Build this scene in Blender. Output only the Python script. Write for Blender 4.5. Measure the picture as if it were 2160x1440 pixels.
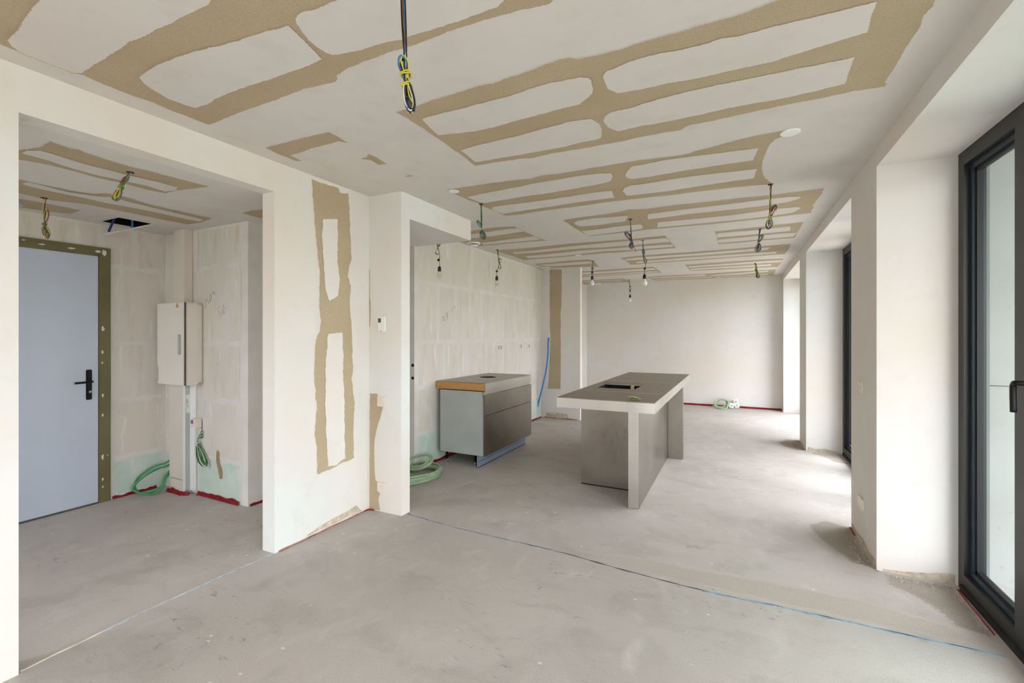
import bpy, bmesh, math, random
from mathutils import Vector, noise
from mathutils.geometry import tessellate_polygon

random.seed(7)
SC = bpy.context.scene
COL = SC.collection
for _o in list(bpy.data.objects):
    bpy.data.objects.remove(_o, do_unlink=True)

# ------------------------------------------------------------------ camera, sky, exposure
THETA = math.atan(476 / 960)
cam_d = bpy.data.cameras.new('camera')
cam = bpy.data.objects.new('camera', cam_d); COL.objects.link(cam)
cam.location = (0, 0, 1.45)
cam.rotation_euler = (math.pi / 2, 0, THETA)
cam_d.sensor_width = 36; cam_d.lens = 16.0
cam_d.shift_y = -14 / 2160
cam_d.clip_start = 0.02
SC.camera = cam

SC.view_settings.view_transform = 'Standard'
SC.view_settings.look = 'None'
SC.view_settings.gamma = 1
SC.view_settings.use_curve_mapping = False
SC.view_settings.exposure = EXPOSURE = 1.7

world = bpy.data.worlds.new('overcast_sky'); SC.world = world
world.use_nodes = True
# overcast sky: zenith about three times the horizon, dull ground below
_t = world.node_tree; bg = _t.nodes['Background']
_tc = _t.nodes.new('ShaderNodeTexCoord'); _sx = _t.nodes.new('ShaderNodeSeparateXYZ'); _mr = _t.nodes.new('ShaderNodeMapRange'); _cr = _t.nodes.new('ShaderNodeValToRGB')
_t.links.new(_tc.outputs['Generated'], _sx.inputs[0]); _mr.inputs[1].default_value = -1; _mr.inputs[2].default_value = 1
_t.links.new(_sx.outputs['Z'], _mr.inputs[0]); _t.links.new(_mr.outputs[0], _cr.inputs[0])
_e = _cr.color_ramp.elements; _e[0].position = 0.49; _e[0].color = (0.20, 0.19, 0.18, 1); _e[1].position = 1.0; _e[1].color = (1.0, 0.968, 1.05, 1)
_n = _e.new(0.51); _n.color = (0.345, 0.335, 0.365, 1)
_t.links.new(_cr.outputs[0], bg.inputs['Color'])
bg.inputs['Strength'].default_value = SKY = 7.0

def window_portal(loc, rot, sx, sy):
    l = bpy.data.lights.new('daylight_portal', 'AREA'); l.shape = 'RECTANGLE'
    l.size = sx; l.size_y = sy
    l.cycles.is_portal = True
    o = bpy.data.objects.new('daylight_portal', l); COL.objects.link(o)
    o.location = loc; o.rotation_euler = rot
RX = (0, math.pi / 2, 0)
for ya, yb in ((-1.9, 0.4), (1.0, 3.5), (4.22, 6.72), (7.4, 9.88)):
    window_portal((1.27, (ya + yb) / 2, 1.24), RX, 2.5, yb - ya)
window_portal((-0.2, -2.44, 1.24), (math.pi / 2, 0, 0), 1.6, 2.4)
window_portal((-3.85, -1.14, 1.65), (math.pi / 2, 0, 0), 1.5, 1.3)
SC.cycles.max_bounces = 14
SC.cycles.diffuse_bounces = 10
SC.cycles.glossy_bounces = 6
SC.cycles.transparent_max_bounces = 16
SC.cycles.sample_clamp_indirect = 8
SC.cycles.use_denoising = True

# ------------------------------------------------------------------ helpers
def lin(c):
    return tuple(((v / 255) / 12.92 if v / 255 <= 0.04045 else ((v / 255 + 0.055) / 1.055) ** 2.4) for v in c) + (1,)

class NT:
    def __init__(s, name):
        s.m = bpy.data.materials.new(name); s.m.use_nodes = True
        s.t = s.m.node_tree; s.t.nodes.clear()
        s.out = s.n('ShaderNodeOutputMaterial')
        s.p = s.n('ShaderNodeBsdfPrincipled')
        s.l(s.p.outputs[0], s.out.inputs[0])
        g = s.n('ShaderNodeNewGeometry'); s.pos = g.outputs['Position']; s.geo = g
    def n(s, k, **kw):
        nd = s.t.nodes.new(k)
        for a, v in kw.items(): setattr(nd, a, v)
        return nd
    def l(s, a, b): s.t.links.new(a, b)
    def noise(s, scale, detail=4, rough=0.55, stretch=None, dist=0.0, off=None):
        nd = s.n('ShaderNodeTexNoise')
        nd.inputs['Scale'].default_value = scale; nd.inputs['Detail'].default_value = detail
        nd.inputs['Roughness'].default_value = rough; nd.inputs['Distortion'].default_value = dist
        v = s.pos
        if stretch or off:
            mp = s.n('ShaderNodeMapping')
            if stretch: mp.inputs['Scale'].default_value = stretch
            if off: mp.inputs['Location'].default_value = off
            s.l(s.pos, mp.inputs[0]); v = mp.outputs[0]
        s.l(v, nd.inputs['Vector'])
        return nd.outputs['Fac']
    def ramp(s, fac, stops):
        r = s.n('ShaderNodeValToRGB'); e = r.color_ramp.elements
        while len(e) < len(stops): e.new(0.5)
        for el, (p, c) in zip(e, stops):
            el.position = p; el.color = c if len(c) == 4 else lin(c)
        s.l(fac, r.inputs[0]); return r.outputs[0]
    def mask(s, fac, lo, hi):
        r = s.n('ShaderNodeMapRange'); r.clamp = True
        r.inputs[1].default_value = lo; r.inputs[2].default_value = hi
        s.l(fac, r.inputs[0]); return r.outputs[0]
    def mix(s, fac, a, b, blend='MIX'):
        m = s.n('ShaderNodeMix', data_type='RGBA', blend_type=blend)
        for sock, v in ((m.inputs['Factor'], fac), (m.inputs[6], a), (m.inputs[7], b)):
            if hasattr(v, 'links'): s.l(v, sock)
            elif isinstance(v, (int, float)): sock.default_value = v
            else: sock.default_value = v if len(v) == 4 else lin(v)
        return m.outputs[2]
    def math(s, op, a, b):
        m = s.n('ShaderNodeMath', operation=op)
        for i, v in enumerate((a, b)):
            if hasattr(v, 'links'): s.l(v, m.inputs[i])
            else: m.inputs[i].default_value = v
        return m.outputs[0]
    def bump(s, h, strength=0.2, dist=0.01):
        b = s.n('ShaderNodeBump'); b.inputs['Strength'].default_value = strength; b.inputs['Distance'].default_value = dist
        s.l(h, b.inputs['Height']); s.l(b.outputs[0], s.p.inputs['Normal'])
    def set(s, color=None, rough=None, metal=None, spec=None):
        for k, v in (('Base Color', color), ('Roughness', rough), ('Metallic', metal), ('Specular IOR Level', spec)):
            if v is None: continue
            if hasattr(v, 'links'): s.l(v, s.p.inputs[k])
            elif isinstance(v, (int, float)): s.p.inputs[k].default_value = v
            else: s.p.inputs[k].default_value = v if len(v) == 4 else lin(v)
        return s.m

def plain(name, c, rough=0.5, metal=0.0, var=0.08, scale=30, spec=0.4):
    t = NT(name)
    d = tuple(max(0, v * (1 - var)) for v in c); u = tuple(min(255, v * (1 + var)) for v in c)
    return t.set(t.ramp(t.noise(scale), [(0.3, d), (0.7, u)]), rough, metal, spec)

# colour networks shared between materials so that coats meet without a seam
def plaster_col(t, a=(223, 213, 205), b=(222, 222, 220)):
    c = t.mix(t.mask(t.noise(0.9, 3), 0.35, 0.65), a, b)
    return t.mix(t.mask(t.noise(7, 5, 0.6), 0.55, 0.8), c, (217, 211, 203))
def ceil_col(t):
    c = t.mix(t.mask(t.noise(1.1, 3), 0.35, 0.65), (213, 206, 200), (216, 211, 205))
    return t.mix(t.mask(t.noise(5, 4, 0.6), 0.5, 0.85), c, (207, 199, 193))
def board_col(t):
    c = t.ramp(t.noise(3.0, 4), [(0.3, (178, 161, 133)), (0.7, (186, 170, 143))])
    c = t.mix(t.mask(t.noise(160, 2), 0.45, 0.7), c, (172, 155, 127))
    sc = t.math('MULTIPLY', t.mask(t.noise(26, 3, 0.5, (1, 3.5, 2)), 0.72, 0.76), t.mask(t.noise(2.2, 2), 0.5, 0.6))
    return t.mix(sc, c, (205, 195, 175))
def gypsum_col(t):
    oi = t.n('ShaderNodeObjectInfo')
    c = t.mix(oi.outputs['Random'], (212, 203, 193), (209, 202, 194))
    c = t.mix(t.mask(t.noise(2.4, 5, 0.6, (1, 1, 0.5)), 0.42, 0.7), c, (217, 211, 203))
    c = t.mix(t.mask(t.noise(9, 4, 0.6, (1, 1, 0.25)), 0.52, 0.72), c, (203, 192, 181))
    return t.mix(t.mask(t.noise(16, 4, 0.6, (1, 1, 0.15)), 0.6, 0.72), c, (224, 221, 216))
def green_gyps_col(t):
    c = t.mix(t.mask(t.noise(5, 4, 0.6), 0.35, 0.65), (186, 203, 192), (200, 210, 201))
    return t.mix(t.mask(t.noise(14, 4, 0.6, (1, 1, 0.3)), 0.58, 0.72), c, (218, 217, 209))
def joint_col(t):
    return t.mix(t.mask(t.noise(6, 4), 0.35, 0.65), (211, 206, 199), (217, 214, 209))

def coat(name, inner, outer, rough=0.85):
    """two-colour coat: attribute 'fade' is 1 inside, 0 on the ragged feathered rim"""
    t = NT(name)
    a = t.n('ShaderNodeAttribute', attribute_name='fade')
    f = t.math('ADD', a.outputs['Fac'], t.math('MULTIPLY', t.math('SUBTRACT', t.noise(90, 4, 0.6), 0.5), 1.3))
    c = t.mix(t.mask(f, 0.4, 0.6), outer(t), inner(t))
    return t.set(c, rough, 0, 0.25)

def single(name, fn, rough=0.85, bump=None):
    t = NT(name); c = fn(t)
    if bump: t.bump(t.noise(bump[0], 4), bump[1], 0.004)
    return t.set(c, rough, 0, 0.25)

MAT = {}
MAT['plaster'] = single('white_skim_plaster', plaster_col, 0.8, (35, 0.08))
MAT['ceiling'] = single('white_ceiling_coat', ceil_col, 0.9, (30, 0.05))
MAT['board_on_ceiling'] = coat('bare_plasterboard', board_col, ceil_col)
MAT['filler_on_board'] = coat('joint_filler', ceil_col, board_col)
MAT['board_on_wall'] = coat('bare_wallboard', board_col, plaster_col)
MAT['wall_filler'] = coat('wall_joint_filler', plaster_col, board_col)
MAT['gypsum'] = coat('gypsum_block', gypsum_col, joint_col)
MAT['green_gypsum'] = coat('green_gypsum_block', green_gyps_col, joint_col)
MAT['joint'] = single('gypsum_joint_filler', joint_col, 0.9, (25, 0.1))

def floor_mat():
    t = NT('cement_screed')
    c = t.ramp(t.noise(0.55, 5, 0.6), [(0.3, (170, 163, 158)), (0.55, (186, 179, 174)), (0.75, (182, 171, 163))])
    c = t.mix(t.mask(t.noise(2.6, 6, 0.65, (1, 1.5, 1), 0.6), 0.5, 0.78), c, (162, 154, 148))
    c = t.mix(t.mask(t.noise(3.4, 5, 0.6, (1.6, 1, 1), 0.4, (4, 9, 0)), 0.55, 0.75), c, (194, 189, 184))
    # trowel scuffs
    sc = t.math('MULTIPLY', t.mask(t.noise(9, 6, 0.7, (1, 2.6, 1), 1.2), 0.6, 0.66), t.mask(t.noise(1.3, 2, 0.5, None, 0, (3, 3, 0)), 0.48, 0.62))
    c = t.mix(t.math('MULTIPLY', sc, 0.75), c, (126, 120, 115))
    # fine grain
    c = t.mix(t.math('MULTIPLY', t.mask(t.noise(140, 3), 0.45, 0.75), 0.35), c, (140, 132, 124))
    # plaster splashes
    v = t.n('ShaderNodeTexVoronoi'); v.inputs['Scale'].default_value = 6.5; v.inputs['Randomness'].default_value = 1
    mp = t.n('ShaderNodeMapping'); mp.inputs['Scale'].default_value = (1, 1.7, 1); t.l(t.pos, mp.inputs[0])
    t.l(mp.outputs[0], v.inputs['Vector'])
    d = t.math('ADD', v.outputs['Distance'], t.math('MULTIPLY', t.noise(20, 3), 0.12))
    spot = t.math('MULTIPLY', t.math('SUBTRACT', 1.0, t.mask(d, 0.12, 0.14)), t.mask(t.noise(1.7, 2, 0.5, None, 0, (7, 1, 0)), 0.47, 0.5))
    c = t.mix(t.math('MULTIPLY', spot, 0.9), c, (218, 210, 200))
    t.bump(t.math('ADD', t.noise(60, 5, 0.65), t.math('MULTIPLY', t.noise(5, 4), 1.5)), 0.16, 0.01)
    return t.set(c, t.mask(t.noise(4, 3), -1.2, 1.9), 0, 0.35)
MAT['floor'] = floor_mat()

def steel(name, a, b, rough, axis):
    t = NT(name)
    st = [2.2, 2.2, 2.2]; st[axis] = 0.12
    st = tuple(v * 40 for v in st)
    br = t.noise(1.0, 4, 0.6, st)
    cl = t.mask(t.noise(2.3, 4, 0.6, None, 0.5), 0.35, 0.68)
    c = t.mix(cl, a, b)
    c = t.mix(t.math('MULTIPLY', br, 0.3), c, tuple(v * 0.8 for v in a))
    r = t.math('ADD', t.math('MULTIPLY', br, 0.14), t.math('ADD', t.math('MULTIPLY', cl, 0.1), rough))
    t.bump(br, 0.03, 0.002)
    return t.set(c, r, 1.0)
MAT['steel_x'] = steel('brushed_steel_across', (178, 170, 160), (192, 184, 175), 0.28, 0)
MAT['steel_y'] = steel('brushed_steel_along', (176, 168, 158), (190, 182, 172), 0.28, 1)
MAT['steel_z'] = steel('brushed_steel_upright', (146, 138, 129), (164, 156, 146), 0.22, 2)
MAT['steel_top'] = steel('brownish_steel_top', (150, 140, 126), (168, 158, 146), 0.30, 1)  # slightly darker, browner steel for the top sheets
MAT['lightened_steel'] = steel('lightened_steel_edge', (210, 204, 198), (220, 215, 210), 0.22, 0)  # lighter steel copy; reflections on the island's front faces put into the colour
MAT['cabinet_side'] = plain('grey_cabinet_side', (176, 179, 177), 0.38, 0.2, 0.03, 3)
MAT['blue_alu'] = plain('blue_film_aluminium', (142, 152, 168), 0.4, 0.3, 0.04, 5)
MAT['blue_line'] = plain('blue_tape', (66, 108, 158), 0.6)
MAT['dark_void'] = plain('black_inside', (12, 12, 12), 0.9)  # black colour stands in for the shade inside holes and recesses
def wood():
    t = NT('birch_core')
    n = t.noise(1, 5, 0.6, (18, 18, 90))
    c = t.ramp(n, [(0.3, (158, 104, 50)), (0.5, (200, 146, 84)), (0.7, (172, 118, 58))])
    return t.set(c, 0.6)
MAT['wood'] = wood()
MAT['wood_pale'] = plain('pale_batten', (196, 172, 132), 0.7, 0, 0.1, 12)
MAT['anthracite'] = plain('anthracite_frame', (42, 43, 42), 0.42, 0.1, 0.05, 6)
MAT['frame_blue'] = plain('dark_frame_rebate', (34, 46, 55), 0.42, 0.05, 0.05, 6)
MAT['rubber'] = plain('black_rubber', (14, 15, 16), 0.55)
MAT['door'] = plain('primed_door_leaf', (190, 198, 214), 0.45, 0, 0.012, 2)
def frame_olive():
    t = NT('olive_steel_frame')
    c = t.ramp(t.noise(5, 4), [(0.3, (98, 92, 58)), (0.7, (112, 106, 70))])
    
    return t.set(c, 0.5, 0)
MAT['olive'] = frame_olive()
MAT['black'] = plain('black_metal', (18, 18, 20), 0.4, 0.3)
MAT['chrome'] = plain('chrome', (200, 200, 200), 0.15, 1.0, 0.02)
MAT['white_plastic'] = plain('white_plastic', (232, 232, 230), 0.35, 0, 0.015, 4)
MAT['cream_plastic'] = plain('cream_plastic', (226, 216, 203), 0.4, 0, 0.015, 4)
MAT['grey_plastic'] = plain('grey_plastic', (178, 182, 182), 0.4, 0, 0.02, 4)
MAT['duct'] = plain('warm_white_duct', (214, 204, 195), 0.45, 0, 0.015, 4)
MAT['meter_box'] = plain('meter_box_white', (226, 219, 210), 0.3, 0, 0.015, 3)
MAT['screen'] = plain('dull_display', (74, 78, 62), 0.25, 0, 0.05)
MAT['purple'] = plain('purple_label', (120, 70, 150), 0.5, 0, 0.4, 140)
MAT['orange'] = plain('warning_orange', (214, 132, 30), 0.5)
MAT['ink'] = plain('pencil_grey', (112, 104, 96), 0.9)
MAT['dark_ink'] = plain('dark_print', (60, 58, 55), 0.8)
MAT['paper'] = plain('white_paper', (226, 224, 220), 0.7)
MAT['red_film'] = plain('red_edge_film', (168, 36, 44), 0.4, 0, 0.15, 25)
MAT['pink_film'] = plain('dusty_red_film', (200, 150, 138), 0.7, 0, 0.12, 25)
MAT['blue_foam'] = plain('blue_foam_strip', (130, 152, 172), 0.8, 0, 0.2, 20)
MAT['grey_gap'] = plain('dark_floor_gap', (84, 78, 73), 0.9, 0, 0.1, 20)
MAT['cement_lip'] = plain('pale_cement_lip', (196, 186, 174), 0.9, 0, 0.06, 20)
MAT['mortar'] = plain('raw_mortar', (194, 181, 163), 0.95, 0, 0.12, 25)
MAT['rust_stain'] = plain('brown_stain', (150, 130, 104), 0.95, 0, 0.12, 60)
MAT['pale_green_hose'] = plain('pale_green_hose', (150, 173, 138), 0.45, 0, 0.06, 12)
MAT['green_hose'] = plain('green_hose', (62, 142, 92), 0.4, 0, 0.06, 12)
MAT['deep_green'] = plain('deep_green_cable', (24, 106, 48), 0.4, 0, 0.1, 12)
MAT['blue_hose'] = plain('bright_blue_hose', (26, 122, 210), 0.35, 0, 0.04, 12)
MAT['navy'] = plain('navy_plastic', (34, 42, 112), 0.4)
MAT['strap'] = plain('light_blue_strap', (44, 128, 204), 0.4)
for k, c in dict(w_black=(24, 23, 22), w_blue=(52, 120, 178), w_yellow=(206, 192, 62), w_green=(74, 140, 56), w_brown=(122, 74, 46), w_grey=(150, 148, 144), w_white=(214, 210, 204), w_red=(206, 78, 48), w_olive=(120, 106, 44)).items():
    MAT[k] = plain('wire_' + k[2:], c, 0.4, 0, 0.05, 20)
MAT['socket_black'] = plain('black_bakelite', (30, 27, 25), 0.35, 0, 0.05)
MAT['bulb_white'] = plain('opal_bulb', (240, 238, 234), 0.2, 0, 0.01)
def stone():
    t = NT('pale_limestone')
    c = t.mix(t.mask(t.noise(3, 4), 0.35, 0.65), (134, 138, 134), (140, 144, 141))
    c = t.mix(t.mask(t.noise(22, 5, 0.6, (1, 1, 1.6)), 0.64, 0.74), c, (124, 116, 102))
    return t.set(c, 0.8)
MAT['stone'] = stone()
MAT['stone_reveal'] = plain('grey_green_reveal', (96, 103, 98), 0.6, 0, 0.03, 3)
MAT['balcony'] = plain('added_slab', (150, 148, 142), 0.9, 0, 0.06, 5)  # used only on the added unseen slabs

def glass(name, tint, ior=1.45):
    m = bpy.data.materials.new(name); m.use_nodes = True; t = m.node_tree; t.nodes.clear()
    out = t.nodes.new('ShaderNodeOutputMaterial'); mx = t.nodes.new('ShaderNodeMixShader')
    tr = t.nodes.new('ShaderNodeBsdfTransparent'); gl = t.nodes.new('ShaderNodeBsdfGlossy'); fr = t.nodes.new('ShaderNodeFresnel')
    tr.inputs[0].default_value = tint; gl.inputs['Roughness'].default_value = 0.02; fr.inputs[0].default_value = ior
    ge = t.nodes.new('ShaderNodeNewGeometry'); inv = t.nodes.new('ShaderNodeMath'); inv.operation = 'SUBTRACT'; inv.inputs[0].default_value = 1.0; t.links.new(ge.outputs['Backfacing'], inv.inputs[1]); mu = t.nodes.new('ShaderNodeMath'); mu.operation = 'MULTIPLY'; t.links.new(inv.outputs[0], mu.inputs[0]); t.links.new(fr.outputs[0], mu.inputs[1]); t.links.new(mu.outputs[0], mx.inputs[0]); t.links.new(tr.outputs[0], mx.inputs[1]); t.links.new(gl.outputs[0], mx.inputs[2])
    t.links.new(mx.outputs[0], out.inputs[0]); return m
MAT['glass'] = glass('window_glass', (0.93, 0.97, 0.95, 1))
MAT['bulb_clear'] = glass('clear_bulb_glass', (0.93, 0.92, 0.90, 1), 1.5)

# ---- meshes
def BM(): return bmesh.new()
def box(bm, x0, x1, y0, y1, z0, z1):
    vs = [bm.verts.new((x, y, z)) for x in (x0, x1) for y in (y0, y1) for z in (z0, z1)]
    for f in ((0, 1, 3, 2), (4, 6, 7, 5), (0, 4, 5, 1), (2, 3, 7, 6), (0, 2, 6, 4), (1, 5, 7, 3)):
        bm.faces.new([vs[i] for i in f])
    return bm
def bx(*a): return box(BM(), *a)
def crom(P, n=6):
    P = [Vector(p) for p in P]; out = []
    for i in range(len(P) - 1):
        a, b, c, d = P[max(i - 1, 0)], P[i], P[i + 1], P[min(i + 2, len(P) - 1)]
        for k in range(n):
            s = k / n
            out.append(0.5 * ((2 * b) + (c - a) * s + (2 * a - 5 * b + 4 * c - d) * s * s + (3 * b - a - 3 * c + d) * s ** 3))
    out.append(P[-1]); return out
def tube(bm, pts, r, n=6, caps=True):
    pts = [Vector(p) for p in pts]; rings = []; up = None
    for i, p in enumerate(pts):
        t = (pts[min(i + 1, len(pts) - 1)] - pts[max(i - 1, 0)])
        if t.length < 1e-9: t = Vector((0, 0, 1))
        t.normalize()
        if up is None: up = t.orthogonal()
        u = (up - t * up.dot(t))
        if u.length < 1e-6: u = t.orthogonal()
        u.normalize(); up = u; w = t.cross(u)
        rr = r[i] if isinstance(r, (list, tuple)) else r
        rings.append([bm.verts.new(p + (u * math.cos(2 * math.pi * k / n) + w * math.sin(2 * math.pi * k / n)) * rr) for k in range(n)])
    for a, b in zip(rings, rings[1:]):
        for k in range(n): bm.faces.new((a[k], a[(k + 1) % n], b[(k + 1) % n], b[k]))
    if caps: bm.faces.new(rings[0][::-1]); bm.faces.new(rings[-1])
    return bm
def lathe(bm, prof, c, n=20, axis=2, cap=True):
    c = Vector(c); rings = []
    for r, h in prof:
        ring = []
        for k in range(n):
            a = 2 * math.pi * k / n
            v = [r * math.cos(a), r * math.sin(a)]
            v.insert(axis, h); ring.append(bm.verts.new(c + Vector(v)))
        rings.append(ring)
    for a, b in zip(rings, rings[1:]):
        for k in range(n): bm.faces.new((a[k], a[(k + 1) % n], b[(k + 1) % n], b[k]))
    if cap: bm.faces.new(rings[0][::-1]); bm.faces.new(rings[-1])
    return bm
def wloc(o):
    v = Vector((0, 0, 0))
    while o: v += o.location; o = o.parent
    return v
def obj(name, bm, mat, parent=None, bevel=0.0, smooth=False, base=True):
    bmesh.ops.recalc_face_normals(bm, faces=bm.faces[:])
    if bevel:
        bmesh.ops.bevel(bm, geom=bm.edges[:], offset=bevel, segments=2, affect='EDGES', clamp_overlap=True)
    off = Vector((0, 0, 0))
    if parent is not None: off = wloc(parent); loc = Vector((0, 0, 0))
    elif base and bm.verts:
        xs = [v.co for v in bm.verts]
        off = Vector(((min(v.x for v in xs) + max(v.x for v in xs)) / 2, (min(v.y for v in xs) + max(v.y for v in xs)) / 2, min(v.z for v in xs))); loc = off.copy()
    else: loc = Vector((0, 0, 0))
    for v in bm.verts: v.co -= off
    me = bpy.data.meshes.new(name); bm.to_mesh(me); bm.free()
    if smooth:
        for p in me.polygons: p.use_smooth = True
    o = bpy.data.objects.new(name, me); COL.objects.link(o); o.location = loc
    me.materials.append(MAT[mat] if isinstance(mat, str) else mat)
    if parent is not None: o.parent = parent
    return o
def struct(name, bm, mat, label, cat=None, bevel=0.0):
    o = obj(name, bm, mat, None, bevel, base=False); o['kind'] = 'structure'; o['label'] = label; o['category'] = cat or name.split('_')[0]
    return o
def thing(name, label, cat, loc, group=None):
    o = bpy.data.objects.new(name, None); COL.objects.link(o); o.location = loc; o.empty_display_size = 0.05
    o['label'] = label; o['category'] = cat
    if group: o['group'] = group
    return o
def tag(o, label, cat, group=None):
    o['label'] = label; o['category'] = cat
    if group: o['group'] = group
    return o

def area2(P): return sum(P[i][0] * P[(i + 1) % len(P)][1] - P[(i + 1) % len(P)][0] * P[i][1] for i in range(len(P)))
def densify(P, step, jit, seed):
    out = []; n = len(P)
    for i in range(n):
        a = Vector(P[i]); b = Vector(P[(i + 1) % n]); L = (b - a).length
        k = max(1, min(40, int(L / step)))
        for j in range(k):
            p = a + (b - a) * (j / k)
            q = Vector((p.x * 23 + seed, p.y * 23, seed * 3.1))
            p = p + Vector((noise.noise(q), noise.noise(q + Vector((9, 5, 2))))) * jit
            out.append(p)
    return out
def patch(name, parent, P, f3, want, mat, fade=0.006, jit=0.004, step=0.03, seed=1.0):
    """a thin coat with its own ragged, feathered outline, lying on a wall or ceiling"""
    if area2(P) < 0: P = P[::-1]
    D = densify(P, step, jit, seed); n = len(D); inn = []; out = []
    for i in range(n):
        e = D[(i + 1) % n] - D[i - 1]
        if e.length < 1e-9: e = Vector((1, 0))
        e.normalize(); nr = Vector((-e.y, e.x))
        inn.append(D[i] + nr * fade * 0.5); out.append(D[i] - nr * fade * 0.5)
    co = [f3(p.x, p.y) for p in inn] + [f3(p.x, p.y) for p in out]
    faces = [tuple(t) for t in tessellate_polygon([[Vector((p.x, p.y, 0)) for p in inn]])]
    faces += [(i, n + i, n + (i + 1) % n, (i + 1) % n) for i in range(n)]
    off = wloc(parent)
    co = [Vector(c) - off for c in co]
    W = Vector(want); fixed = []
    for f in faces:
        nn = (co[f[1]] - co[f[0]]).cross(co[f[2]] - co[f[0]])
        fixed.append(f if nn.dot(W) >= 0 else f[::-1])
    me = bpy.data.meshes.new(name); me.from_pydata(co, [], fixed)
    at = me.attributes.new('fade', 'FLOAT', 'POINT')
    at.data.foreach_set('value', [1.0] * n + [0.0] * n)
    o = bpy.data.objects.new(name, me); COL.objects.link(o); o.parent = parent
    me.materials.append(MAT[mat]); return o

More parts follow.
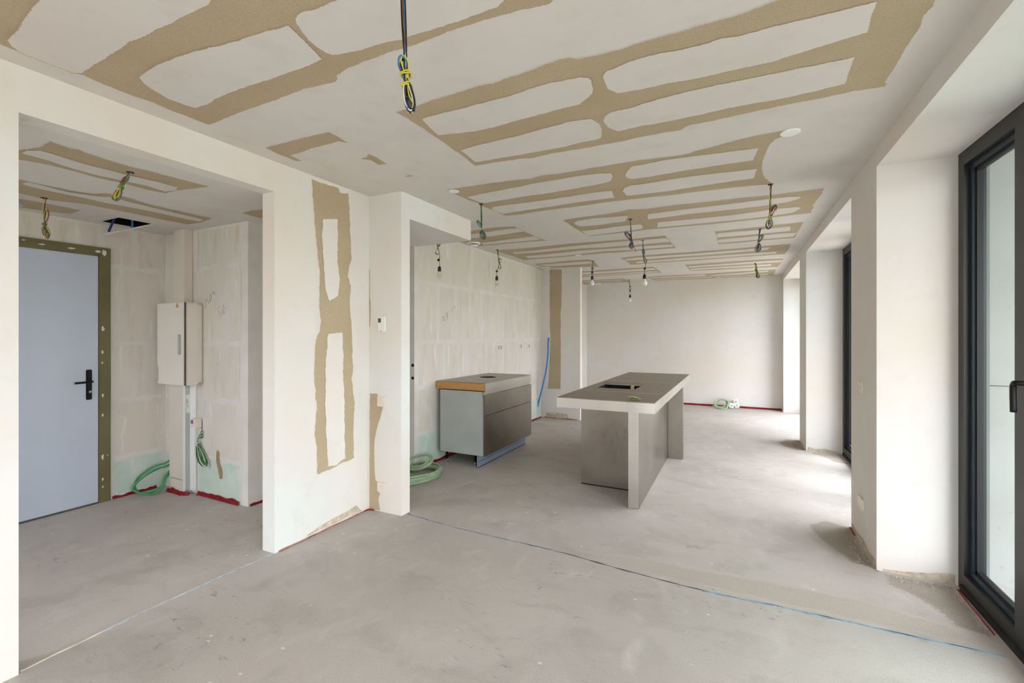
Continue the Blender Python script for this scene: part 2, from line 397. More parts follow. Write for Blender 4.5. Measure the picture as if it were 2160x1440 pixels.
# ------------------------------------------------------------------ traced coats (world metres)
CEIL_PATCHES = [([(-2.62,0.606),(-2.617,0.691),(-2.614,0.713),(-2.614,0.75),(-2.613,0.784),(-2.621,0.837),(-2.614,0.929),(-2.594,0.965),(-2.606,1.034),(-2.607,1.115),(-2.601,1.174),(-2.588,1.233),(-2.605,1.32),(-2.597,1.365),(-2.597,1.434),(-2.594,1.494),(-2.439,1.487),(-2.198,1.481),(-2.027,1.481),(-1.818,1.474),(-1.721,1.486),(-1.634,1.497),(-1.61,1.483),(-1.595,1.46),(-1.518,1.445),(-1.466,1.442),(-1.407,1.438),(-1.338,1.439),(-1.261,1.436),(-1.208,1.442),(-1.133,1.445),(-1.055,1.441),(-0.964,1.44),(-0.844,1.444),(-0.755,1.452),(-0.68,1.457),(-0.585,1.474),(-0.57,1.463),(-0.5,1.394),(-0.773,1.155),(-1.155,0.966),(-1.65,0.721),(-2.126,0.556)],[[(-1.863,0.626),(-2.076,0.673),(-2.145,0.682),(-2.244,0.686),(-2.3,0.694),(-2.37,0.7),(-2.455,0.71),(-2.549,0.714),(-2.583,0.735),(-2.607,0.758),(-2.616,0.787),(-2.612,0.834),(-2.616,0.889),(-2.613,0.929),(-2.58,0.95),(-2.521,0.947),(-2.373,0.942),(-2.247,0.937),(-2.128,0.932),(-2.059,0.938),(-1.959,0.938),(-1.842,0.945),(-1.708,0.943),(-1.656,0.947),(-1.622,0.941),(-1.495,0.92),(-1.364,0.874)],[(-2.393,1.083),(-2.329,1.072),(-2.288,1.069),(-2.203,1.065),(-2.132,1.067),(-2.048,1.071),(-1.962,1.083),(-1.848,1.105),(-1.699,1.122),(-1.597,1.131),(-1.495,1.145),(-1.517,1.23),(-1.552,1.347),(-1.63,1.349),(-1.701,1.351),(-1.828,1.351),(-1.971,1.343),(-2.154,1.339),(-2.272,1.345),(-2.385,1.357),(-2.459,1.351),(-2.473,1.313),(-2.481,1.241),(-2.452,1.157),(-2.425,1.111)],[(-1.236,1.132),(-1.29,1.132),(-1.33,1.131),(-1.402,1.119),(-1.438,1.133),(-1.455,1.15),(-1.48,1.194),(-1.499,1.235),(-1.504,1.285),(-1.503,1.326),(-1.489,1.349),(-1.429,1.36),(-1.366,1.374),(-1.293,1.375),(-1.228,1.383),(-1.168,1.394),(-1.108,1.396),(-1.045,1.4),(-0.984,1.404),(-0.918,1.408),(-0.856,1.405),(-0.799,1.406),(-0.752,1.403),(-0.723,1.39),(-0.687,1.362),(-0.684,1.259),(-1.001,1.101),(-1.172,1.121)]]),([(-1.575,1.836),(-1.46,1.834),(-1.366,1.826),(-1.312,1.824),(-1.234,1.823),(-1.159,1.821),(-1.066,1.815),(-1.0,1.822),(-0.917,1.814),(-0.869,1.814),(-0.813,1.809),(-0.727,1.798),(-0.666,1.794),(-0.632,1.794),(-0.632,1.792),(-0.598,1.82),(-0.532,1.831),(-0.451,1.835),(-0.343,1.828),(-0.268,1.827),(-0.176,1.826),(-0.077,1.825),(0.006,1.827),(0.079,1.813),(0.124,1.807),(0.269,1.798),(0.457,1.81),(0.641,1.933),(0.617,1.997),(0.606,2.046),(0.611,2.077),(0.599,2.131),(0.608,2.189),(0.605,2.298),(0.605,2.394),(0.601,2.514),(0.598,2.607),(0.609,2.629),(0.608,2.654),(0.494,2.641),(0.382,2.649),(0.232,2.642),(0.05,2.654),(-0.113,2.672),(-0.229,2.661),(-0.259,2.683),(-0.281,2.709),(-0.396,2.703),(-0.527,2.704),(-0.634,2.712),(-0.71,2.711),(-0.891,2.708),(-1.052,2.695),(-1.2,2.713),(-1.265,2.687),(-1.319,2.684),(-1.385,2.673),(-1.497,2.665),(-1.601,2.662),(-1.59,2.581),(-1.586,2.527),(-1.584,2.466),(-1.58,2.425),(-1.579,2.359),(-1.574,2.259),(-1.573,2.17),(-1.572,2.087),(-1.569,2.067),(-1.573,1.948),(-1.577,1.864)],[[(-1.512,1.964),(-1.468,1.952),(-1.362,1.951),(-1.232,1.956),(-1.102,1.951),(-1.008,1.957),(-0.873,1.942),(-0.761,1.937),(-0.69,1.944),(-0.632,1.955),(-0.598,1.977),(-0.594,2.004),(-0.603,2.045),(-0.604,2.075),(-0.622,2.11),(-0.661,2.147),(-0.704,2.178),(-0.774,2.18),(-0.884,2.188),(-0.998,2.192),(-1.12,2.201),(-1.229,2.213),(-1.352,2.205),(-1.447,2.181),(-1.544,2.157)],[(-1.545,2.396),(-1.42,2.379),(-1.264,2.37),(-1.12,2.367),(-0.95,2.351),(-0.817,2.337),(-0.745,2.342),(-0.696,2.359),(-0.674,2.429),(-0.68,2.507),(-0.717,2.608),(-0.746,2.618),(-0.819,2.616),(-0.948,2.631),(-1.09,2.625),(-1.241,2.624),(-1.395,2.616),(-1.564,2.606),(-1.555,2.522)],[(-0.539,1.995),(-0.548,2.098),(-0.514,2.162),(-0.432,2.173),(-0.287,2.177),(-0.137,2.195),(0.007,2.194),(0.142,2.199),(0.265,2.174),(0.358,2.157),(0.438,2.147),(0.428,1.965),(0.326,1.965),(0.234,1.961),(0.114,1.955),(0.037,1.951),(-0.0,1.956),(-0.056,1.94),(-0.108,1.95),(-0.188,1.949),(-0.283,1.934),(-0.399,1.931),(-0.48,1.953),(-0.508,1.954)],[(-0.647,2.407),(-0.621,2.353),(-0.582,2.33),(-0.499,2.329),(-0.337,2.302),(-0.222,2.295),(-0.082,2.295),(0.079,2.302),(0.216,2.308),(0.347,2.315),(0.433,2.316),(0.438,2.54),(0.341,2.556),(0.203,2.566),(0.008,2.55),(-0.177,2.563),(-0.339,2.565),(-0.489,2.557),(-0.605,2.566),(-0.643,2.492)]]),([(-2.071,3.005),(-1.939,3.005),(-1.762,3.016),(-1.617,3.026),(-1.494,3.039),(-1.355,3.062),(-1.268,3.037),(-1.157,3.059),(-1.006,3.059),(-0.893,3.053),(-0.796,3.056),(-0.689,3.056),(-0.586,3.056),(-0.455,3.071),(-0.359,3.086),(-0.276,3.083),(-0.244,3.062),(-0.14,3.042),(-0.024,3.007),(0.086,2.981),(0.171,2.977),(0.223,2.976),(0.254,2.981),(0.244,3.057),(0.199,3.085),(0.177,3.14),(0.163,3.237),(0.152,3.382),(0.148,3.568),(0.161,3.711),(0.178,3.805),(0.226,3.944),(0.236,3.989),(0.143,3.971),(-0.031,3.948),(-0.181,3.943),(-0.337,3.934),(-0.498,3.932),(-0.664,3.914),(-0.802,3.911),(-1.014,3.891),(-1.215,3.911),(-1.395,3.908),(-1.573,3.908),(-1.72,3.909),(-1.851,3.932),(-2.014,3.906),(-2.012,3.764),(-2.037,3.554),(-2.034,3.455),(-2.053,3.317),(-2.068,3.175),(-2.074,3.072)],[[(-2.024,3.232),(-1.877,3.212),(-1.709,3.198),(-1.499,3.184),(-1.399,3.163),(-1.197,3.163),(-1.04,3.161),(-0.913,3.169),(-0.804,3.205),(-0.814,3.284),(-0.849,3.371),(-0.926,3.398),(-1.06,3.414),(-1.223,3.426),(-1.425,3.436),(-1.594,3.424),(-1.781,3.437),(-1.973,3.443),(-2.0,3.406)],[(-2.013,3.636),(-1.963,3.581),(-1.801,3.587),(-1.583,3.598),(-1.362,3.599),(-1.147,3.588),(-1.002,3.589),(-0.899,3.599),(-0.924,3.795),(-1.041,3.788),(-1.244,3.782),(-1.485,3.804),(-1.696,3.811),(-1.898,3.821),(-1.995,3.83),(-2.02,3.705)],[(-0.725,3.296),(-0.693,3.218),(-0.644,3.142),(-0.56,3.141),(-0.463,3.127),(-0.332,3.132),(-0.206,3.146),(-0.084,3.16),(0.034,3.173),(0.115,3.181),(0.089,3.387),(-0.027,3.385),(-0.156,3.384),(-0.29,3.384),(-0.43,3.394),(-0.578,3.405),(-0.7,3.395),(-0.726,3.356)],[(-0.823,3.648),(-0.791,3.577),(-0.742,3.54),(-0.602,3.547),(-0.448,3.532),(-0.302,3.53),(-0.163,3.539),(-0.028,3.559),(0.12,3.576),(0.103,3.78),(-0.03,3.778),(-0.174,3.786),(-0.325,3.794),(-0.483,3.808),(-0.645,3.803),(-0.82,3.788)]]),([(-1.572,4.313),(-1.34,4.291),(-1.089,4.277),(-1.022,4.268),(-0.889,4.218),(-0.745,4.271),(-0.612,4.264),(-0.482,4.257),(-0.317,4.27),(-0.157,4.283),(-0.002,4.279),(0.149,4.291),(0.294,4.303),(0.435,4.299),(0.607,4.278),(0.615,4.477),(0.603,4.627),(0.602,4.76),(0.595,4.791),(0.612,4.871),(0.614,5.04),(0.625,5.096),(0.434,5.111),(0.265,5.133),(0.089,5.147),(-0.095,5.157),(-0.285,5.158),(-0.531,5.135),(-0.786,5.111),(-1.003,5.126),(-1.232,5.147),(-1.562,5.151),(-1.564,4.9),(-1.57,4.619),(-1.569,4.433)],[[(-1.496,4.447),(-1.434,4.399),(-1.288,4.378),(-1.12,4.4),(-0.948,4.425),(-1.023,4.637),(-1.143,4.645),(-1.289,4.663),(-1.492,4.643),(-1.515,4.551)],[(-1.544,4.857),(-1.342,4.855),(-1.165,4.819),(-1.023,4.819),(-0.904,4.822),(-0.895,4.93),(-0.936,5.046),(-1.075,5.064),(-1.251,5.082),(-1.409,5.097),(-1.564,5.121)],[(-0.766,4.455),(-0.592,4.442),(-0.415,4.435),(-0.245,4.428),(-0.081,4.421),(0.076,4.415),(0.228,4.409),(0.375,4.413),(0.479,4.455),(0.457,4.523),(0.389,4.587),(0.238,4.615),(0.08,4.625),(-0.085,4.628),(-0.256,4.628),(-0.432,4.62),(-0.62,4.651),(-0.8,4.649)],[(-0.734,4.826),(-0.547,4.827),(-0.36,4.845),(-0.178,4.849),(-0.002,4.842),(0.167,4.818),(0.327,4.784),(0.485,4.801),(0.514,4.851),(0.472,4.989),(0.426,5.013),(0.261,5.054),(0.087,5.067),(-0.093,5.066),(-0.28,5.065),(-0.474,5.064),(-0.767,5.043)]]),([(-2.793,4.334),(-2.641,4.313),(-2.459,4.276),(-2.288,4.287),(-2.121,4.322),(-2.122,4.443),(-2.124,4.596),(-2.117,4.847),(-2.108,5.06),(-2.084,5.153),(-2.265,5.127),(-2.522,5.112),(-2.798,5.112),(-2.985,5.09),(-2.983,4.85),(-3.059,4.747)],[[(-2.884,4.496),(-2.722,4.446),(-2.552,4.437),(-2.293,4.409),(-2.118,4.41),(-2.118,4.583),(-2.271,4.603),(-2.539,4.638),(-2.839,4.637),(-2.987,4.655)],[(-2.865,4.908),(-2.683,4.901),(-2.408,4.881),(-2.123,4.862),(-2.125,5.07),(-2.364,5.059),(-2.622,5.042),(-2.908,5.057)]]),([(-2.969,5.451),(-2.701,5.474),(-2.425,5.49),(-2.145,5.47),(-1.882,5.463),(-1.638,5.484),(-1.318,5.503),(-1.081,5.523),(-0.75,5.503),(-0.754,5.66),(-0.749,5.885),(-0.734,6.16),(-0.732,6.35),(-0.976,6.348),(-1.241,6.34),(-1.52,6.347),(-1.674,6.305),(-1.964,6.334),(-2.337,6.348),(-2.642,6.34),(-2.953,6.353),(-2.94,5.958),(-2.957,5.686)],[[(-2.802,5.679),(-2.509,5.679),(-2.222,5.666),(-1.939,5.629),(-1.678,5.618),(-1.343,5.61),(-1.102,5.63),(-0.868,5.648),(-0.742,5.654),(-0.749,5.885),(-0.906,5.896),(-1.158,5.914),(-1.409,5.885),(-1.578,5.896),(-1.743,5.836),(-2.005,5.82),(-2.289,5.836),(-2.576,5.833),(-2.834,5.806)],[(-2.775,6.039),(-2.514,6.034),(-2.213,6.013),(-1.921,5.978),(-1.605,5.995),(-1.44,6.015),(-1.181,6.035),(-0.93,6.048),(-0.738,6.086),(-0.743,6.23),(-0.961,6.252),(-1.219,6.228),(-1.483,6.195),(-1.651,6.168),(-2.002,6.228),(-2.302,6.255),(-2.602,6.245),(-2.813,6.226)]]),([(-0.229,5.538),(-0.002,5.526),(0.191,5.518),(0.375,5.485),(0.601,5.469),(0.603,5.697),(0.601,6.045),(0.605,6.334),(0.432,6.312),(0.219,6.317),(-0.002,6.344),(-0.22,6.328),(-0.218,5.939),(-0.219,5.696)],[[(-0.22,5.724),(-0.186,5.643),(-0.002,5.645),(0.196,5.651),(0.386,5.64),(0.501,5.632),(0.517,5.864),(0.402,5.878),(0.203,5.876),(-0.002,5.892),(-0.205,5.883),(-0.218,5.815)],[(-0.222,6.066),(-0.187,6.018),(-0.002,6.014),(0.208,6.014),(0.409,5.978),(0.598,6.015),(0.584,6.225),(0.426,6.227),(0.216,6.231),(-0.002,6.241),(-0.206,6.243)]]),([(-1.571,6.815),(-1.32,6.745),(-1.037,6.747),(-0.764,6.748),(-0.502,6.765),(-0.248,6.766),(-0.003,6.751),(0.233,6.729),(0.46,6.715),(0.603,6.715),(0.613,7.218),(0.596,7.529),(0.389,7.527),(-0.003,7.524),(-0.417,7.54),(-0.853,7.537),(-1.315,7.533),(-1.562,7.564),(-1.558,7.133)],[[(-1.557,6.954),(-1.35,6.895),(-1.06,6.894),(-0.78,6.892),(-0.512,6.899),(-0.252,6.889),(0.119,6.875),(0.383,6.849),(0.358,7.05),(0.122,7.058),(-0.26,7.087),(-0.527,7.092),(-0.801,7.07),(-1.239,7.101),(-1.534,7.091)],[(-1.424,7.276),(-1.114,7.247),(-0.817,7.219),(-0.537,7.23),(-0.265,7.24),(0.125,7.233),(0.483,7.237),(0.484,7.428),(0.128,7.417),(-0.272,7.43),(-0.842,7.435),(-1.454,7.429)]]),([(-0.774,7.943),(-0.437,7.911),(-0.003,7.904),(0.274,7.903),(0.616,7.95),(0.623,8.494),(0.607,8.874),(0.153,8.857),(-0.323,8.825),(-0.759,8.751),(-0.766,8.362)],[[(-0.739,8.156),(-0.298,8.131),(0.14,8.084),(0.608,8.1),(0.618,8.321),(0.144,8.315),(-0.304,8.297),(-0.739,8.336)],[(-0.744,8.48),(-0.31,8.458),(0.146,8.472),(0.496,8.489),(0.493,8.693),(0.15,8.686),(-0.317,8.651),(-0.751,8.656)]]),([(-1.617,9.263),(-1.233,9.247),(-0.566,9.285),(-0.169,9.22),(0.319,9.214),(0.6,9.214),(0.618,10.0),(0.602,10.157),(0.175,10.116),(-0.371,10.113),(-0.942,10.074),(-1.578,9.994),(-1.595,9.599)],[[(-1.579,9.387),(-1.066,9.415),(-0.58,9.373),(-0.529,9.563),(-0.625,9.651),(-1.087,9.596),(-1.58,9.569)],[(-0.482,9.536),(-0.004,9.454),(0.496,9.288),(0.491,9.503),(-0.004,9.691),(-0.427,9.681)],[(-1.571,9.762),(-1.108,9.784),(-0.45,9.806),(-0.457,9.944),(-1.122,9.908),(-1.57,9.879)],[(-0.398,9.867),(-0.004,9.857),(0.507,9.817),(0.517,9.998),(-0.004,9.993),(-0.395,10.011)]]),([(-2.959,6.776),(-2.645,6.745),(-2.309,6.703),(-2.024,6.724),(-2.001,6.907),(-2.055,7.259),(-2.099,7.53),(-2.386,7.424),(-2.687,7.3),(-2.958,7.227)],[[(-2.935,6.879),(-2.532,6.878),(-2.213,6.885),(-2.082,6.919),(-2.069,7.085),(-2.295,7.14),(-2.631,7.147),(-2.864,7.126)]]),([(-2.858,8.023),(-2.533,7.968),(-2.193,7.931),(-1.682,7.923),(-1.281,7.936),(-1.262,8.326),(-1.257,8.744),(-1.856,8.746),(-2.416,8.738),(-3.013,8.745)],[[(-2.8,8.126),(-2.581,8.117),(-1.894,8.119),(-1.298,8.088),(-1.285,8.314),(-1.952,8.37),(-2.663,8.377),(-2.864,8.371)],[(-2.931,8.565),(-2.716,8.541),(-2.168,8.515),(-1.627,8.488),(-1.298,8.511),(-1.294,8.653),(-1.833,8.635),(-2.743,8.626),(-2.96,8.651)]]),([(-3.082,9.259),(-2.577,9.32),(-2.096,9.323),(-2.053,9.965),(-2.326,9.971),(-2.771,10.022),(-3.232,10.057)],[[(-3.058,9.447),(-2.15,9.476),(-2.163,9.619),(-3.095,9.63)],[(-3.07,9.831),(-2.284,9.791),(-2.234,9.935),(-2.971,9.945)]]),([(-2.597,1.833),(-2.315,1.838),(-2.077,1.853),(-2.078,1.914),(-2.09,2.011),(-2.12,1.963),(-2.326,1.967),(-2.563,1.979),(-2.584,2.084),(-2.617,2.057),(-2.615,1.933)],[]),([(-2.207,2.225),(-2.15,2.222),(-2.103,2.187),(-2.096,2.254),(-2.114,2.367),(-2.175,2.359),(-2.163,2.274)],[]),([(-2.16,2.61),(-2.12,2.607),(-2.089,2.632),(-2.156,2.628)],[])]
ENTRY_PATCHES = [([(-3.539,0.939),(-3.348,0.979),(-3.187,1.016),(-3.05,1.002),(-3.068,1.042),(-3.078,1.093),(-3.058,1.115),(-3.085,1.155),(-3.097,1.243),(-3.109,1.338),(-3.089,1.467),(-3.077,1.628),(-3.059,1.768),(-3.215,1.745),(-3.323,1.72),(-3.477,1.717),(-3.497,1.626),(-3.489,1.488),(-3.5,1.369),(-3.485,1.248),(-3.483,1.141),(-3.524,1.031),(-3.515,0.932)],[[(-3.382,0.998),(-3.319,1.003),(-3.25,1.032),(-3.257,1.106),(-3.285,1.23),(-3.279,1.339),(-3.273,1.457),(-3.253,1.579),(-3.261,1.681),(-3.33,1.717),(-3.432,1.695),(-3.404,1.583),(-3.419,1.458),(-3.446,1.348),(-3.433,1.23),(-3.397,1.113)]]),([(-3.976,1.085),(-3.975,1.165),(-3.988,1.266),(-3.973,1.398),(-3.927,1.509),(-3.842,1.536),(-3.81,1.597),(-3.839,1.71),(-3.881,1.843),(-3.879,2.052),(-3.884,2.259),(-4.077,2.3),(-4.282,2.295),(-4.288,2.081),(-4.288,1.829),(-4.289,1.605),(-4.387,1.438),(-4.361,1.279),(-4.363,1.19)],[[(-4.067,1.201),(-3.98,1.213),(-4.004,1.312),(-4.024,1.416),(-3.979,1.529),(-3.907,1.596),(-3.929,1.749),(-3.952,1.918),(-3.958,2.094),(-3.98,2.256),(-4.082,2.274),(-4.088,2.071),(-4.076,1.895),(-4.108,1.678),(-4.1,1.469),(-4.109,1.316),(-4.087,1.218)]]),([(-4.535,1.237),(-4.538,1.331),(-4.525,1.437),(-4.534,1.519),(-4.535,1.668),(-4.734,1.681),(-4.803,1.574),(-4.844,1.42),(-4.766,1.3)],[]),([(-3.503,2.266),(-3.355,2.253),(-3.253,2.273),(-3.217,2.36),(-3.431,2.462),(-3.519,2.427)],[])]
LEFT_PATCHES = [([(2.297,2.572),(2.396,2.571),(2.54,2.577),(2.561,2.549),(2.637,2.562),(2.653,2.438),(2.66,2.267),(2.676,2.037),(2.649,1.991),(2.637,1.903),(2.667,1.838),(2.653,1.716),(2.676,1.51),(2.683,1.286),(2.689,1.199),(2.676,1.096),(2.706,0.902),(2.694,0.678),(2.699,0.468),(2.582,0.454),(2.456,0.437),(2.342,0.432),(2.342,0.602),(2.319,0.749),(2.342,0.919),(2.319,1.127),(2.319,1.332),(2.338,1.434),(2.367,1.482),(2.377,1.554),(2.361,1.665),(2.367,1.889),(2.342,2.092),(2.315,2.339)],[[(2.396,2.307),(2.529,2.337),(2.535,2.175),(2.529,2.041),(2.55,1.877),(2.54,1.75),(2.456,1.706),(2.426,1.766),(2.406,1.942),(2.387,2.196)],[(2.442,1.455),(2.582,1.47),(2.587,1.205),(2.6,0.865),(2.604,0.491),(2.518,0.454),(2.446,0.467),(2.432,0.565),(2.416,0.973),(2.422,1.296)]])]
PIER_PATCHES = [([(-2.742,0.963),(-2.659,0.965),(-2.659,0.861),(-2.6,0.863),(-2.625,0.786),(-2.659,0.705),(-2.693,0.584),(-2.697,0.479),(-2.693,0.348),(-2.681,0.245),(-2.651,0.243),(-2.651,0.159),(-2.634,0.148),(-2.651,0.094),(-2.634,0.008),(-2.749,0.002),(-2.745,0.473),(-2.745,0.802)],[]),([(-2.751,1.999),(-2.744,1.989),(-2.742,1.853),(-2.742,1.749),(-2.733,1.717),(-2.738,1.52),(-2.747,1.514),(-2.75,1.749)],[])]
STUB_PATCHES = [([(-2.945,2.59),(-2.719,2.579),(-2.725,1.99),(-2.744,1.809),(-2.734,1.627),(-2.744,1.445),(-2.737,1.335),(-2.739,0.949),(-2.743,0.513),(-2.982,0.51),(-2.951,0.845),(-2.93,1.334),(-2.924,1.353),(-2.939,1.629),(-2.945,2.181)],[])]
ENTRY_MARKS = [[[(-4.317,1.7613),(-4.302,1.7697),(-4.2901,1.7604),(-4.296,1.7357),(-4.2901,1.7034),(-4.299,1.6948),(-4.305,1.7021)],[(-4.2752,1.7812),(-4.271,1.7491),(-4.2533,1.7414)],[(-4.2397,1.7623),(-4.2474,1.7306)],[(-4.2133,1.8196),(-4.232,1.7938),(-4.2309,1.762),(-4.2191,1.7439),(-4.2103,1.793),(-4.2133,1.8196)],[(-4.1957,1.8347),(-4.187,1.8168),(-4.1753,1.8269),(-4.1608,1.8087),(-4.1695,1.8372)]],[[(-4.0918,1.7015),(-4.1205,1.6778)],[(-4.1147,1.6672),(-4.0918,1.6562),(-4.1021,1.6355),(-4.1147,1.6236)],[(-4.0267,1.7204),(-4.0521,1.6692),(-4.0805,1.6038)],[(-4.0071,1.6888),(-4.0295,1.6686),(-4.0408,1.6343),(-4.0239,1.6305),(-4.0155,1.6476),(-4.0352,1.6515)]]]
KITCHEN_MARKS = [[[(4.484,1.6898),(4.4927,1.7089),(4.5036,1.7125),(4.519,1.7068),(4.5234,1.685),(4.5146,1.6709),(4.4927,1.6713),(4.484,1.6898)],[(4.5146,1.669),(4.5278,1.6223)]],[[(4.4121,1.6745),(4.4334,1.6382),(4.4174,1.613)],[(4.4494,1.676),(4.4548,1.6451)],[(4.4764,1.6458),(4.4656,1.6081)],[(4.6093,1.7648),(4.615,1.7396)],[(4.6378,1.7855),(4.6492,1.7669)],[(4.6722,1.8003),(4.6792,1.7813)]]]

# ------------------------------------------------------------------ room shell
H = 2.6
fl = struct('floor', bx(-5.1, 1.32, -2.6, 10.3, -0.12, 0), 'floor', 'grey cement screed floor with scuffs and plaster splashes through the flat')
ce = struct('ceiling', bx(-3.9, 1.4, -2.6, 10.3, H, H + 0.1), 'ceiling', 'ceiling with tan bare board and white filler bands in the main room')

bm = BM()
box(bm, -2.87, -2.75, -2.6, 0.805, 0, H); box(bm, -2.87, -2.75, 2.003, 2.97, 0, H); box(bm, -2.87, -2.75, 0.805, 2.003, 2.4, H)
wl = struct('wall_left', bm, 'plaster', 'white plastered wall with the wide opening to the entrance hall')
wp = struct('wall_pier', bx(-3.75, -2.412, 2.87, 2.975, 0, H), 'plaster', 'short white wall stub that holds the thermostat', 'wall')
bk = struct('ceiling_bulkhead', bx(-3.75, -2.412, 2.975, 3.93, 2.4, H), 'plaster', 'white boxed bulkhead hanging under the ceiling beside the thermostat wall', 'ceiling')
bm = BM()
for a, b in ((-2.6, -2.0), (0.42, 0.98), (3.51, 4.208), (6.735, 7.383), (9.89, 10.3)): box(bm, 0.767, 1.24, a, b, 0, 2.486)
box(bm, 0.767, 1.24, -2.6, 10.3, 2.486, H)
wr = struct('wall_right', bm, 'plaster', 'plastered window wall of deep piers under a continuous lintel')
wb = struct('wall_back', bx(-3.3, 0.9, 10.12, 10.3, 0, H), 'plaster', 'plain far end wall beyond the steel island')
struct('wall_far_left', bx(-3.3, -3.1, 7.52, 10.12, 0, H), 'plaster', 'narrow lit strip of side wall behind the wall stub at the far end', 'wall')
ws = struct('wall_stub', bx(-3.3, -2.39, 7.42, 7.52, 0, H), 'plaster', 'white wall stub with a tall strip of bare tan board', 'wall')
wk = struct('wall_kitchen', bx(-3.3, -3.1, 3.9, 7.42, 0, H), 'joint', 'unskimmed gypsum block wall behind the steel kitchen unit', 'wall')
struct('wall_niche', bx(-3.9, -3.75, 2.87, 4.1, 0, H), 'plaster', 'side of the recess behind the thermostat wall', 'wall')
struct('wall_niche_end', bx(-3.75, -3.3, 3.9, 4.05, 0, H), 'plaster', 'end of the recess behind the thermostat wall', 'wall')
bm = BM(); box(bm, -2.9, -1.0, -2.6, -2.45, 0, H); box(bm, 0.6, 0.8, -2.6, -2.45, 0, H); box(bm, -1.0, 0.6, -2.6, -2.45, 2.45, H)
struct('wall_front', bm, 'plaster', 'wall behind the viewer around the added end window', 'wall')
# entrance hall
we = struct('wall_entrance', bx(-5.1, -4.95, -1.3, 2.6, 0, 2.5), 'joint', 'gypsum block wall that holds the pale blue entrance door', 'wall')
wn = struct('wall_hall_end', bx(-4.95, -3.7, 2.45, 2.57, 0, 2.5), 'joint', 'gypsum block end wall of the hall beside the meter box', 'wall')
struct('wall_hall_side', bx(-3.85, -3.7, 2.57, 2.87, 0, 2.5), 'plaster', 'narrow grey wall return deep in the hall', 'wall')
bm = BM(); box(bm, -5.1, -4.6, -1.3, -1.15, 0, 2.5); box(bm, -3.1, -2.87, -1.3, -1.15, 0, 2.5); box(bm, -4.6, -3.1, -1.3, -1.15, 0, 1.0); box(bm, -4.6, -3.1, -1.3, -1.15, 2.3, 2.5)
struct('wall_hall_near', bm, 'plaster', 'near end wall of the entrance hall with an added window opening', 'wall')
bm = BM(); box(bm, -4.6, -3.1, -1.28, -1.22, 1.0, 1.07); box(bm, -4.6, -3.1, -1.28, -1.22, 2.23, 2.3); box(bm, -4.6, -4.53, -1.28, -1.22, 1.07, 2.23); box(bm, -3.17, -3.1, -1.28, -1.22, 1.07, 2.23)
w6 = struct('window_6', bm, 'anthracite', 'added hall window outside the picture that brightens the hall', 'window')  # unseen window added to bring daylight into the hall
obj('pane', bx(-4.53, -3.17, -1.253, -1.247, 1.07, 2.23), 'glass', w6)  # pane of the added hall window
hx0, hx1, hy0, hy1 = -4.822, -4.54, 1.908, 2.164
bm = BM()
box(bm, -5.1, -2.87, -1.3, hy0, 2.41, 2.5); box(bm, -5.1, -2.87, hy1, 2.87, 2.41, 2.5)
box(bm, -5.1, hx0, hy0, hy1, 2.41, 2.5); box(bm, hx1, -2.87, hy0, hy1, 2.41, 2.5)
en = struct('ceiling_entrance', bm, 'ceiling', 'lower hall ceiling with tan board strips and an open hatch', 'ceiling')

# coats on ceilings and walls
def coats(parent, data, f, want, m_out, m_in, n0, n1, fade, jit, step):
    d = Vector(want)
    for i, (o, ss) in enumerate(data):
        a = patch(n0, parent, o, lambda u, v: Vector(f(u, v)) + d * 0.0012, want, m_out, fade, jit, step, 1.7 * i + 1)
        for j, s in enumerate(ss):
            patch(n1, a, s, lambda u, v: Vector(f(u, v)) + d * 0.0024, want, m_in, fade, jit, step, 3.3 * i + j + 2)
coats(ce, CEIL_PATCHES, lambda u, v: (u, v, H), (0, 0, -1), 'board_on_ceiling', 'filler_on_board', 'bare_board', 'filler_band', 0.010, 0.006, 0.022)
coats(en, ENTRY_PATCHES, lambda u, v: (u, v, 2.41), (0, 0, -1), 'board_on_ceiling', 'filler_on_board', 'bare_board', 'filler_band', 0.012, 0.006, 0.03)
coats(wl, LEFT_PATCHES, lambda u, v: (-2.75, u, v), (1, 0, 0), 'board_on_wall', 'wall_filler', 'bare_board', 'filler_band', 0.010, 0.009, 0.02)
coats(wp, PIER_PATCHES, lambda u, v: (u, 2.87, v), (0, -1, 0), 'board_on_wall', 'wall_filler', 'bare_board', 'filler_band', 0.006, 0.004, 0.02)
coats(ws, STUB_PATCHES, lambda u, v: (u, 7.42, v), (0, -1, 0), 'board_on_wall', 'wall_filler', 'bare_board', 'filler_band', 0.012, 0.008, 0.03)

